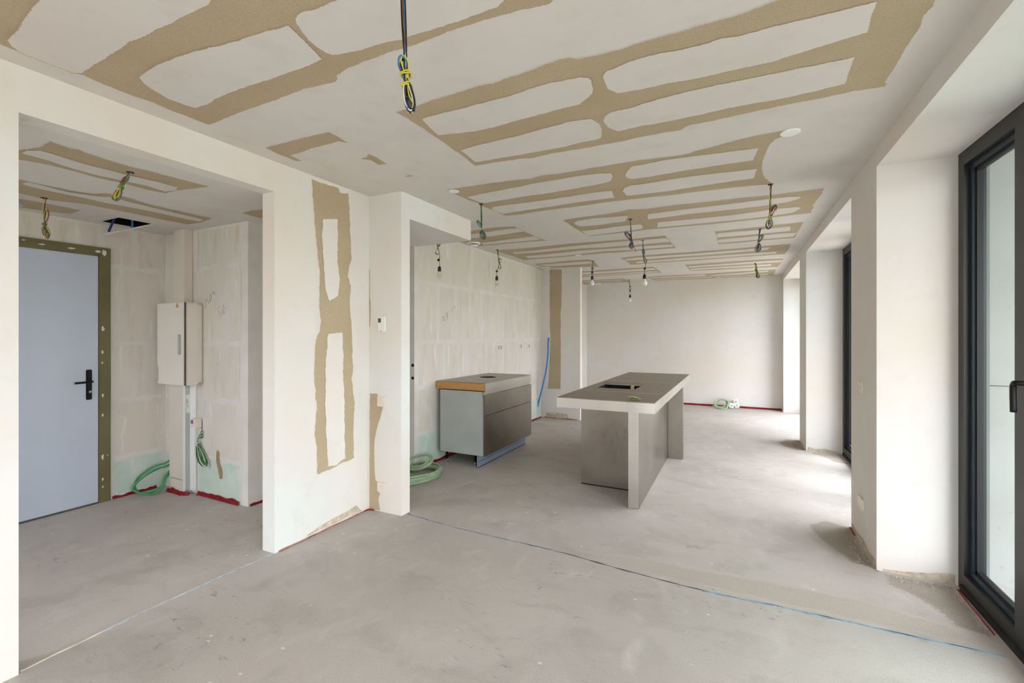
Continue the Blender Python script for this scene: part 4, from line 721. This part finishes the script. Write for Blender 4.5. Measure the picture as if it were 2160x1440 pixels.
bulb_pendant('clear bulb in front of the block wall behind the kitchen unit', (-2.918, 5.437, 2.6), (-2.885, 5.454, 2.49), (-2.893, 5.454, 2.415), (-2.888, 5.454, 2.335), (-2.925, 5.436, 2.311), (-2.925, 5.436, 2.252), (-2.927, 5.436, 2.186), 2.105, 'bulb_clear', [O, G, B, N], 22)
bulb_pendant('white bulb beside the free edge of the far wall stub', (-2.019, 6.898, 2.6), (-2.022, 6.898, 2.50), (-2.025, 6.898, 2.45), (-2.027, 6.898, 2.385), (-2.026, 6.897, 2.43), (-2.028, 6.897, 2.372), (-2.028, 6.897, 2.307), 2.214, 'bulb_white', [U, B, Y, B], 23, 0.021, 0.033, 0.0026)
bulb_pendant('largest white bulb hanging on a knotted cord above the island', (-1.036, 5.666, 2.6), (-1.031, 5.684, 2.508), (-1.026, 5.686, 2.41), (-1.010, 5.694, 2.323), (-1.015, 5.691, 2.259), (-1.018, 5.69, 2.192), (-1.018, 5.69, 2.132), 2.045, 'bulb_white', [B, U, O, 'w_grey'], 24, 0.021, 0.033, 0.0023)
bulb_pendant('farthest bulb, small against the far end wall', (-2.030, 9.571, 2.6), (-2.008, 9.586, 2.47), (-2.008, 9.586, 2.43), (-2.008, 9.586, 2.37), (-2.008, 9.586, 2.36), (-2.008, 9.586, 2.290), (-2.010, 9.585, 2.225), 2.135, 'bulb_white', [B, O, B], 25, 0.021, 0.032, 0.003)

# ceiling covers and air valves
def disc(label, c, r, mat='white_plastic', h=0.006):
    t = obj('ceiling_cover', lathe(BM(), [(0.001, -h), (r * 0.9, -h), (r, -h * 0.5), (r, 0)], (c[0], c[1], c[2]), 28), mat, smooth=False)
    tag(t, label, 'ceiling cover'); t['group'] = 'round ceiling covers'
    return t
disc('round blank cover on the tan corner over the bulkhead', (-2.035, 3.058, 2.6), 0.042)
disc('round blank cover near the tan corner by the windows', (0.268, 3.019, 2.6), 0.052)
disc('small round cover between filler bands above the kitchen unit', (-2.061, 6.313, 2.6), 0.05)
disc('large round cover on the hall ceiling at the edge of the opening', (-4.80, 1.28, 2.41), 0.15, 'grey_plastic')
def valve(label, c, r):
    t = thing('air_valve', label, 'vent', c, 'round ceiling air valves')
    obj('rim', lathe(BM(), [(r, 0), (r, -0.006), (r * 0.93, -0.016), (r * 0.72, -0.02), (r * 0.68, -0.004)], c, 28, 2, False), 'white_plastic', t, smooth=True)
    obj('throat', lathe(BM(), [(r * 0.70, -0.002), (0.001, -0.002)], c, 20, 2, False), 'dark_void', t)
    obj('disc', lathe(BM(), [(0.001, -0.026), (r * 0.58, -0.026), (r * 0.62, -0.032), (r * 0.5, -0.040), (0.001, -0.044)], c, 24, 2, False), 'white_plastic', t, smooth=True)
valve('round white air valve beside the end of the bulkhead', (-2.958, 4.885, 2.6), 0.085)
valve('round white air valve above the tan strip on the far wall stub', (-2.945, 7.25, 2.6), 0.08)
valve('small air valve far behind the bulb beside the wall stub', (-2.80, 9.95, 2.6), 0.085)

# ------------------------------------------------------------------ wall devices
t = thing('thermostat', 'white thermostat with a square dark display', 'thermostat', (-2.604, 2.87, 1.473))
obj('housing', bx(-2.642, -2.567, 2.848, 2.87, 1.473, 1.602), 'white_plastic', t, 0.004)
obj('display', bx(-2.635, -2.605, 2.8465, 2.849, 1.550, 1.585), 'screen', t, 0.001)
obj('slot', bx(-2.618, -2.596, 2.8468, 2.849, 1.478, 1.481), 'dark_ink', t)
obj('side_rib', bx(-2.596, -2.583, 2.845, 2.849, 1.478, 1.600), 'white_plastic', t, 0.002)
t = thing('light_switch', 'cream four-way switch plate midway up the thermostat wall', 'switch', (-2.615, 2.87, 0.866))
obj('plate', bx(-2.658, -2.572, 2.860, 2.87, 0.864, 0.945), 'cream_plastic', t, 0.003)
for k in range(4): obj('rocker', bx(-2.645, -2.592, 2.855, 2.861, 0.876 + k * 0.016, 0.888 + k * 0.016), 'cream_plastic', t, 0.002)
t = thing('wall_socket', 'cream single socket low on the thermostat wall', 'socket', (-2.615, 2.87, 0.163))
obj('plate', bx(-2.658, -2.572, 2.860, 2.87, 0.163, 0.243), 'cream_plastic', t, 0.003)
obj('dish', lathe(BM(), [(0.024, -0.012), (0.022, -0.010), (0.020, -0.004), (0.001, -0.003)], (-2.615, 2.872, 0.203), 20, 1, False), 'cream_plastic', t, smooth=True)
obj('pin', lathe(BM(), [(0.003, -0.012), (0.003, 0)], (-2.615, 2.869, 0.214), 8, 1), 'chrome', t)
for dx in (-0.009, 0.009): obj('hole', lathe(BM(), [(0.0035, -0.004), (0.0035, 0)], (-2.615 + dx, 2.8675, 0.203), 8, 1), 'dark_void', t)
t = thing('light_switch', 'cream switch plate on the pier beside the nearest window', 'switch', (0.767, 3.889, 1.05))
obj('plate', bx(0.757, 0.767, 3.845, 3.925, 1.050, 1.131), 'cream_plastic', t, 0.003)
for k in range(3): obj('rocker', bx(0.752, 0.758, 3.868, 3.912, 1.062 + k * 0.02, 1.077 + k * 0.02), 'cream_plastic', t, 0.002)
t = thing('wall_socket', 'cream double socket low on the pier beside the nearest window', 'socket', (0.767, 3.89, 0.255))
obj('plate', bx(0.757, 0.767, 3.818, 3.968, 0.255, 0.330), 'cream_plastic', t, 0.003)
for yy in (3.855, 3.93): obj('dish', lathe(BM(), [(0.024, -0.012), (0.022, -0.010), (0.020, -0.004), (0.001, -0.003)], (0.769, yy, 0.292), 18, 0, False), 'cream_plastic', t, smooth=True)
def outlet(label, ys, z):
    t = thing('cable_outlet', label, 'socket', (-3.1, ys[0], z - 0.04), 'cable outlets over the kitchen unit')
    obj('plate', bx(-3.1, -3.096, ys[0] - 0.045, ys[-1] + 0.045, z - 0.045, z + 0.045), 'joint', t, 0.001)
    for yy in ys: obj('cable_stub', tube(BM(), crom([(-3.1, yy, z + 0.02), (-3.085, yy, z + 0.018), (-3.082, yy + 0.004, z - 0.005), (-3.088, yy + 0.002, z - 0.03)], 3), 0.006, 6), 'mortar', t, smooth=True)
outlet('twin cable outlet on the block wall above the kitchen unit', (5.805, 5.878), 1.27)
outlet('single cable outlet, middle of the three over the unit', (6.558,), 1.268)
outlet('single cable outlet closest to the blue hose', (6.87,), 1.265)
for zz in (1.124, 0.987):
    pass
t = thing('cable_outlet', 'pair of dark cable holes in the narrow end of the block wall', 'socket', (-3.12, 3.9, 0.95))
for zz in (1.124, 0.987): obj('cable_hole', lathe(BM(), [(0.001, -0.004), (0.016, -0.004), (0.018, 0)], (-3.122, 3.9, zz), 12, 1, False), 'dark_void', t)

# meter box, ducts
t = thing('meter_box', 'white electrical meter box on the corner duct with an orange warning triangle', 'meter box', (-4.535, 2.36, 1.004))
obj('back_plate', bx(-4.74, -4.34, 2.405, 2.446, 1.02, 1.72), 'meter_box', t, 0.004)
obj('housing', bx(-4.75, -4.32, 2.30, 2.405, 1.004, 1.736), 'meter_box', t, 0.008)
dr = obj('door', bx(-4.75, -4.326, 2.283, 2.300, 1.006, 1.734), 'meter_box', t, 0.006)
obj('handle', bx(-4.41, -4.372, 2.276, 2.284, 1.275, 1.452), 'grey_plastic', dr, 0.008)
bm = BM(); vs = [bm.verts.new(p) for p in ((-4.445, 2.2815, 1.693), (-4.405, 2.2815, 1.693), (-4.425, 2.2815, 1.733), (-4.445, 2.2835, 1.693), (-4.405, 2.2835, 1.693), (-4.425, 2.2835, 1.733))]
for f in ((0, 1, 2), (3, 5, 4), (0, 3, 4, 1), (1, 4, 5, 2), (2, 5, 3, 0)): bm.faces.new([vs[i] for i in f])
tr = obj('warning_sign', bm, 'orange', dr)
bm = BM(); rnd = random.Random(2)
for k in range(12):
    zz = 1.035 + k * 0.0115
    box(bm, -4.736, -4.736 + rnd.uniform(0.006, 0.010), 2.2820, 2.2835, zz, zz + rnd.uniform(0.006, 0.008))
lt = obj('small_print', bm, 'dark_ink', dr); lt['kind'] = 'stuff'
obj('seam', bx(-4.325, -4.321, 2.286, 2.299, 1.006, 1.734), 'grey_gap', t)
t = thing('cable_duct', 'upright white cable duct in the hall corner through the meter box', 'duct', (-4.6, 2.41, 0))
obj('lower_cover', bx(-4.74, -4.503, 2.378, 2.446, 0.13, 1.004), 'duct', t, 0.003)
obj('foot_cover', bx(-4.74, -4.503, 2.378, 2.446, 0.004, 0.124), 'duct', t, 0.003)
obj('upper_cover', bx(-4.66, -4.49, 2.372, 2.446, 1.736, 2.41), 'duct', t, 0.003)
obj('edge_bead', bx(-4.508, -4.496, 2.374, 2.388, 0.004, 1.004), 'white_plastic', t, 0.002)
obj('side_panel', bx(-4.503, -4.497, 2.388, 2.446, 0.004, 1.004), 'grey_plastic', t)
obj('conduit', bx(-4.50, -4.425, 2.425, 2.446, 0.03, 1.004), 'white_plastic', t, 0.004)
nt = obj('notice', bx(-4.497, -4.4955, 2.391, 2.424, 0.74, 0.905), 'paper', t)
bm = BM()
for k in range(6): box(bm, -4.4955, -4.4950, 2.395, 2.395 + (0.012, 0.008, 0.014, 0.01, 0.012, 0.007)[k], 0.80 + k * 0.013, 0.806 + k * 0.013)
nl = obj('small_print', bm, 'ink', nt); nl['kind'] = 'stuff'
t = thing('network_box', 'small white cable box with a purple label beside the corner duct', 'junction box', (-4.375, 2.42, 0.61))
obj('housing', bx(-4.425, -4.345, 2.392, 2.446, 0.612, 0.692), 'cream_plastic', t, 0.004)
obj('label', bx(-4.418, -4.385, 2.390, 2.393, 0.650, 0.684), 'purple', t)
obj('plug', bx(-4.412, -4.404, 2.390, 2.393, 0.622, 0.632), 'grey_plastic', t)

def rings(bm, c, ax, ay, rad, r, turns, seed, droop=0.0, n=22, dr=0.08):
    rnd = random.Random(seed); P = []
    for k in range(turns):
        f = 1 - dr * k + rnd.uniform(-0.03, 0.03); o = (Vector(ax) * rnd.uniform(-1, 1) + Vector(ay) * rnd.uniform(-1, 1)) * rad * 0.10
        for i in range(n):
            a = 2 * math.pi * i / n + 0.3
            P.append(Vector(c) + o + Vector(ax) * math.cos(a) * rad * f + Vector(ay) * math.sin(a) * rad * f + Vector((0, 0, droop * (k + i / n))))
    return P
# hall hose leaning on the wall beside the duct
t = thing('garden_hose', 'glossy green hose looped against the hall wall below the duct', 'hose', (-4.86, 2.3, 0))
for k, (dx, dz, hh) in enumerate(((0.0, 0.0, 1.0), (0.018, 0.012, 0.86), (0.034, -0.005, 0.92))):
    P = [(-4.80 + dx, 2.43, 0.275 * hh + dz), (-4.80 + dx, 2.37, 0.25 * hh + dz), (-4.85 + dx, 2.30, 0.23 * hh), (-4.90 + dx, 2.215, 0.155 * hh), (-4.915 + dx, 2.185 - dx, 0.075 * hh), (-4.87 + dx, 2.20, 0.016), (-4.79 + dx, 2.245, 0.014 + dz), (-4.745 + dx, 2.31, 0.06), (-4.755 + dx * 0.3, 2.35, 0.14 * hh), (-4.775, 2.43, 0.20 * hh)]
    obj('hose_loop', tube(BM(), crom(P, 6), 0.0085, 8), 'green_hose', t, smooth=True)
# cable coil on the hall wall
t = thing('cable_coil', 'dark green and white cables tied in a long loop on the hall wall', 'cable', (-4.33, 2.42, 0.26))
rnd = random.Random(9)
for k in range(8):
    m = ('deep_green', 'deep_green', 'w_white', 'deep_green', 'deep_green', 'w_white', 'green_hose', 'w_brown')[k]
    e = Vector((-4.245 + rnd.uniform(-0.03, 0.03), 2.415 + rnd.uniform(-0.02, 0.015), 0.285 + rnd.uniform(-0.015, 0.04)))
    a = Vector((-4.375, 2.42, 0.475)); w = rnd.uniform(0.018, 0.045)
    P = [a + Vector((0.05, 0.02, 0.05 + 0.01 * k)), a + Vector((0.01, 0.0, 0.035)), a + Vector((rnd.uniform(-.012, .012), rnd.uniform(-.01, .01), 0))] + [Vector(p) for p in lobe(a, e, w, 0)] + [a + Vector((rnd.uniform(-.012, .012), 0, 0.0))]
    for p in P: p.y = min(p.y, 2.436)
    obj('cable', tube(BM(), crom(P, 5), 0.0042, 6), m, t, smooth=True)
obj('cable_tie', tie_coil((-4.375, 2.42, 0.474), (0.4, 0, -1), 0.018, 2, 0.003, 0.012), 'w_white', t)

# pale green hose coil on the floor
t = thing('garden_hose', 'pale green hose coiled on the floor at the kitchen corner', 'hose', (-2.93, 3.72, 0))
bm = BM(); P = []
rnd = random.Random(3)
for k in range(7):
    f = 0.27 - 0.012 * (k % 4) + rnd.uniform(-0.008, 0.008); ox, oy = rnd.uniform(-0.02, 0.02), rnd.uniform(-0.03, 0.03)
    for i in range(20):
        a = 2 * math.pi * i / 20
        P.append((-2.95 + ox + f * 0.85 * math.cos(a), 3.72 + oy + f * 1.15 * math.sin(a), 0.0105 + 0.0125 * (k + i / 20) * 0.8))
obj('hose_coil', tube(bm, crom(P, 2), 0.0095, 8), 'pale_green_hose', t, smooth=True)
P = rings(None, (-3.0, 3.86, 0.10), (0.9, 0.2, 0), (0.1, 0.75, 0.45), 0.13, 0, 3, 5, 0.008)
obj('hose_loop', tube(BM(), crom(P, 2), 0.0095, 8), 'pale_green_hose', t, smooth=True)
P = rings(None, (-2.96, 3.62, 0.013), (1, 0, 0), (0, 1, 0), 0.12, 0, 2, 8, 0.004)
obj('hose_loop', tube(BM(), crom(P, 2), 0.0095, 8), 'pale_green_hose', t, smooth=True)

# far hose and socket blocks
t = thing('garden_hose', 'sage green hose coil leaning at the foot of the far end wall', 'hose', (-0.29, 9.85, 0))
P = rings(None, (-0.295, 9.93, 0.085), (0.92, 0.25, 0.0), (0.05, 0.5, 0.62), 0.135, 0, 5, 2, 0.002, 20, 0.04)
obj('hose_coil', tube(BM(), crom(P, 2), 0.011, 7), 'pale_green_hose', t, smooth=True)
P = [(-0.44, 10.0, 0.02), (-0.42, 9.98, 0.07), (-0.36, 9.96, 0.13), (-0.27, 9.96, 0.165), (-0.17, 9.96, 0.13), (-0.175, 9.93, 0.08), (-0.2, 9.80, 0.02), (-0.30, 9.78, 0.012), (-0.39, 9.84, 0.012)]
obj('hose_loop', tube(BM(), crom(P, 5), 0.013, 7), 'pale_green_hose', t, smooth=True)
def sock_block(label, c, w, h, lean, dishes):
    t = thing('socket_block', label, 'socket', (c[0], c[1], 0))
    def tf(bm):
        for v in bm.verts:
            x, z = v.co.x, v.co.z
            v.co = Vector((c[0] + x * math.cos(lean) + z * math.sin(lean), c[1] + v.co.y + z * 0.25, 0.004 + z * math.cos(lean) - x * math.sin(lean) + w / 2 * abs(math.sin(lean))))
        return bm
    obj('housing', tf(bx(-w / 2, w / 2, -0.02, 0.02, 0, h)), 'white_plastic', t, 0.006)
    for z in dishes:
        obj('dish', tf(lathe(BM(), [(0.022, -0.024), (0.018, -0.021), (0.001, -0.021)], (0, 0, z), 14, 1, False)), 'grey_plastic', t)
sock_block('tall white double socket block leaning on the far end wall', (-0.005, 10.02, 0), 0.085, 0.155, -0.22, (0.045, 0.115))
sock_block('squat white socket block between the sage hose and the tall block', (-0.115, 9.96, 0), 0.085, 0.09, 0.2, (0.045,))

# blue hose
P = [(-2.953, 7.40, 1.40), (-2.948, 7.36, 1.33), (-2.93, 7.30, 1.12), (-2.945, 7.265, 0.86), (-3.0, 7.24, 0.58), (-3.06, 7.245, 0.36), (-3.094, 7.255, 0.26), (-3.094, 7.26, 0.21)]
t = thing('water_hose', 'bright blue plastic hose bowed between the far wall stub and the block wall', 'hose', (-3.0, 7.3, 0.2))
obj('hose', tube(BM(), crom(P, 6), 0.0125, 10), 'blue_hose', t, smooth=True)
obj('end_cap', lathe(BM(), [(0.013, 0), (0.013, 0.04), (0.008, 0.055)], (-2.953, 7.402, 1.40), 10), 'white_plastic', t)

# ------------------------------------------------------------------ steel kitchen unit
cb = thing('base_cabinet', 'steel fronted drawer unit on black feet against the block wall', 'cabinet', (-2.76, 4.88, 0))
obj('carcass', bx(-3.03, -2.462, 4.29, 5.475, 0.135, 0.83), 'cabinet_side', cb, 0.002)
obj('side_panel', bx(-3.03, -2.462, 4.27, 4.289, 0.135, 0.832), 'cabinet_side', cb, 0.002)
obj('side_panel', bx(-3.03, -2.462, 5.476, 5.495, 0.135, 0.832), 'cabinet_side', cb, 0.002)
obj('drawer', bx(-2.460, -2.440, 4.262, 5.50, 0.578, 0.797), 'steel_z', cb, 0.002)
obj('drawer', bx(-2.460, -2.440, 4.262, 5.50, 0.135, 0.571), 'steel_z', cb, 0.002)
obj('grip_rail', bx(-2.475, -2.453, 4.268, 5.49, 0.800, 0.834), 'steel_y', cb)
bm = BM(); box(bm, -2.475, -2.470, 4.262, 4.268, 0.775, 0.834); box(bm, -2.470, -2.455, 4.262, 4.268, 0.775, 0.783); box(bm, -2.470, -2.455, 4.262, 4.268, 0.822, 0.832)
obj('rail_end', bm, 'chrome', cb)
pn = obj('plinth', bx(-2.545, -2.535, 4.273, 5.51, 0.006, 0.128), 'blue_alu', cb, 0.001)
obj('tape_line', bx(-2.5352, -2.5342, 4.273, 5.51, 0.060, 0.068), 'blue_line', pn)
obj('seal_strip', bx(-2.546, -2.533, 4.273, 5.51, 0.0, 0.007), 'rubber', pn)
for x, y in ((-2.97, 4.324), (-2.60, 4.33), (-2.97, 5.43), (-2.60, 5.43)):
    lg = obj('leg', lathe(BM(), [(0.024, 0.135), (0.024, 0.125), (0.017, 0.12), (0.016, 0.045)], (x, y, 0), 14), 'black', cb, smooth=True)
    obj('foot_screw', lathe(BM(), [(0.012, 0.046), (0.012, 0.018), (0.021, 0.010), (0.021, 0.0)], (x, y, 0), 14), 'chrome', lg)

def plate_with_hole(x0, x1, y0, y1, z0, z1, ring):
    bm = BM()
    def loops(z):
        o = [bm.verts.new((x, y, z)) for x, y in ((x0, y0), (x1, y0), (x1, y1), (x0, y1))]
        i = [bm.verts.new((x, y, z)) for x, y in ring]
        return o, i
    sides = []
    for z in (z0, z1):
        o, i = loops(z)
        P = tessellate_polygon([[v.co.copy() for v in o], [v.co.copy() for v in i]]); allv = o + i
        for f in P: bm.faces.new([allv[k] for k in f])
        sides.append((o, i))
    for a, b in zip(*sides):
        for k in range(len(a)): bm.faces.new((a[k], a[(k + 1) % len(a)], b[(k + 1) % len(a)], b[k]))
    return bm
hc = (-2.785, 4.945); hr = 0.105
ring = [(hc[0] + hr * math.cos(2 * math.pi * k / 32), hc[1] + hr * math.sin(2 * math.pi * k / 32)) for k in range(32)]
wt = thing('kitchen_worktop', 'steel worktop with a round hole and raw wooden end on the drawer unit', 'worktop', (-2.76, 4.88, 0.836))
obj('top_sheet', plate_with_hole(-3.09, -2.445, 4.280, 5.49, 0.918, 0.925, ring), 'steel_top', wt)
obj('front_edge', bx(-2.452, -2.445, 4.280, 5.49, 0.836, 0.918), 'steel_y', wt)
obj('wood_core', plate_with_hole(-3.088, -2.453, 4.277, 5.488, 0.842, 0.918, ring), 'wood', wt)
obj('hole_shade', lathe(BM(), [(hr - 0.001, 0.924), (hr - 0.001, 0.86), (hr * 0.9, 0.838), (0.001, 0.838)], (hc[0], hc[1], 0), 32, 2, False), 'dark_void', wt)

# ------------------------------------------------------------------ steel island
isl = thing('kitchen_island', 'brushed steel island base with a slab leg and cupboard body', 'island', (-1.0, 5.0, 0))
obj('front_panel', bx(-1.367, -0.825, 4.27, 4.29, 0.012, 0.822), 'steel_z', isl, 0.002)
bm = BM(); box(bm, -1.367, -1.347, 4.291, 6.35, 0.012, 0.822); box(bm, -1.347, -0.825, 6.33, 6.35, 0.012, 0.822); box(bm, -1.347, -0.825, 4.291, 6.33, 0.012, 0.03)
obj('body', bm, 'steel_z', isl)
obj('toe_strip', bx(-1.362, -0.828, 4.275, 6.345, 0.0, 0.012), 'black', isl)
obj('leg_panel', bx(-0.823, -0.737, 3.857, 6.35, 0.0, 0.822), 'steel_z', isl, 0.003)
obj('fin_panel', bx(-0.736, -0.572, 5.62, 5.72, 0.0, 0.822), 'steel_z', isl, 0.003)
obj('lightened_leg_front', bx(-0.8225, -0.7375, 3.855, 3.858, 0.002, 0.82), 'lightened_steel', isl)  # lighter sheet paints the reflected brightness of the leg front
iw = thing('island_worktop', 'long thick steel worktop with a rectangular sink cutout', 'worktop', (-1.0, 5.2, 0.823))
sx0, sx1, sy0, sy1 = -1.333, -0.912, 4.575, 5.055
ring = [(sx0, sy0), (sx1, sy0), (sx1, sy1), (sx0, sy1)]
obj('top_sheet', plate_with_hole(-1.410, -0.588, 3.722, 6.67, 0.904, 0.910, ring), 'steel_top', iw)
bm = BM(); box(bm, -1.410, -0.588, 3.722, 3.728, 0.823, 0.904)
obj('front_edge', bm, 'lightened_steel', iw)
bm = BM(); box(bm, -1.410, -1.404, 3.728, 6.664, 0.823, 0.904); box(bm, -0.594, -0.588, 3.728, 6.664, 0.823, 0.904); box(bm, -1.410, -0.588, 6.664, 6.67, 0.823, 0.904)
obj('side_edge', bm, 'steel_y', iw)
bm = BM(); box(bm, -1.404, -0.594, 3.728, sy0 - 0.006, 0.8232, 0.829); box(bm, -1.404, -0.594, sy1 + 0.006, 6.664, 0.8232, 0.829)
obj('under_tray', bm, 'steel_y', iw)
bm = BM()
box(bm, sx0 - 0.004, sx0, sy0, sy1, 0.893, 0.904); box(bm, sx1, sx1 + 0.004, sy0, sy1, 0.895, 0.904); box(bm, sx0, sx1, sy0 - 0.004, sy0, 0.895, 0.904); box(bm, sx0, sx1, sy1, sy1 + 0.004, 0.893, 0.904)
obj('cutout_lining', bm, 'steel_x', iw)
bm = BM(); box(bm, sx0 - 0.006, sx0 - 0.004, sy0, sy1, 0.45, 0.893); box(bm, sx0, sx1, sy1 + 0.004, sy1 + 0.006, 0.45, 0.893); box(bm, sx1 + 0.004, sx1 + 0.006, sy0, sy1, 0.45, 0.893); box(bm, sx0, sx1, sy0 - 0.006, sy0 - 0.004, 0.45, 0.893); box(bm, sx0, sx1, sy0, sy1, 0.44, 0.45)
obj('dark_cavity', bm, 'dark_void', iw)  # black box paints the darkness inside the sink cutout
obj('batten', bx(-1.040, -1.012, sy1 - 0.06, sy1 - 0.002, 0.46, 0.893), 'wood_pale', iw)
for ya in (4.315, 5.39): obj('weld_seam', bx(-1.404, -0.594, ya - 0.004, ya + 0.004, 0.9098, 0.9108), 'lightened_steel', iw)
# scrap of cable ties on the island
t = thing('cable_scrap', 'little tangle of green and yellow wire offcuts on the island corner', 'wire scrap', (-0.765, 3.85, 0.911))
rnd = random.Random(12)
for k, m in enumerate(('w_green', 'w_yellow', 'w_olive', 'w_brown', 'w_yellow', 'w_white')):
    c = Vector((-0.765 + rnd.uniform(-0.02, 0.02), 3.845 + rnd.uniform(-0.02, 0.02), 0.9145 + 0.003 * k)); L = rnd.uniform(0.03, 0.062); a = rnd.uniform(-0.4, 0.5)
    P = [c + Vector((-L * math.cos(a), -L * math.sin(a), 0)), c + Vector((-L * 0.3, 0.012 * rnd.uniform(-1, 1), 0.006)), c + Vector((L * 0.3, 0.012 * rnd.uniform(-1, 1), 0.004)), c + Vector((L * math.cos(a), L * math.sin(a), 0))]
    obj('offcut', tube(BM(), crom(P, 5), 0.0026, 6), m, t, smooth=True)
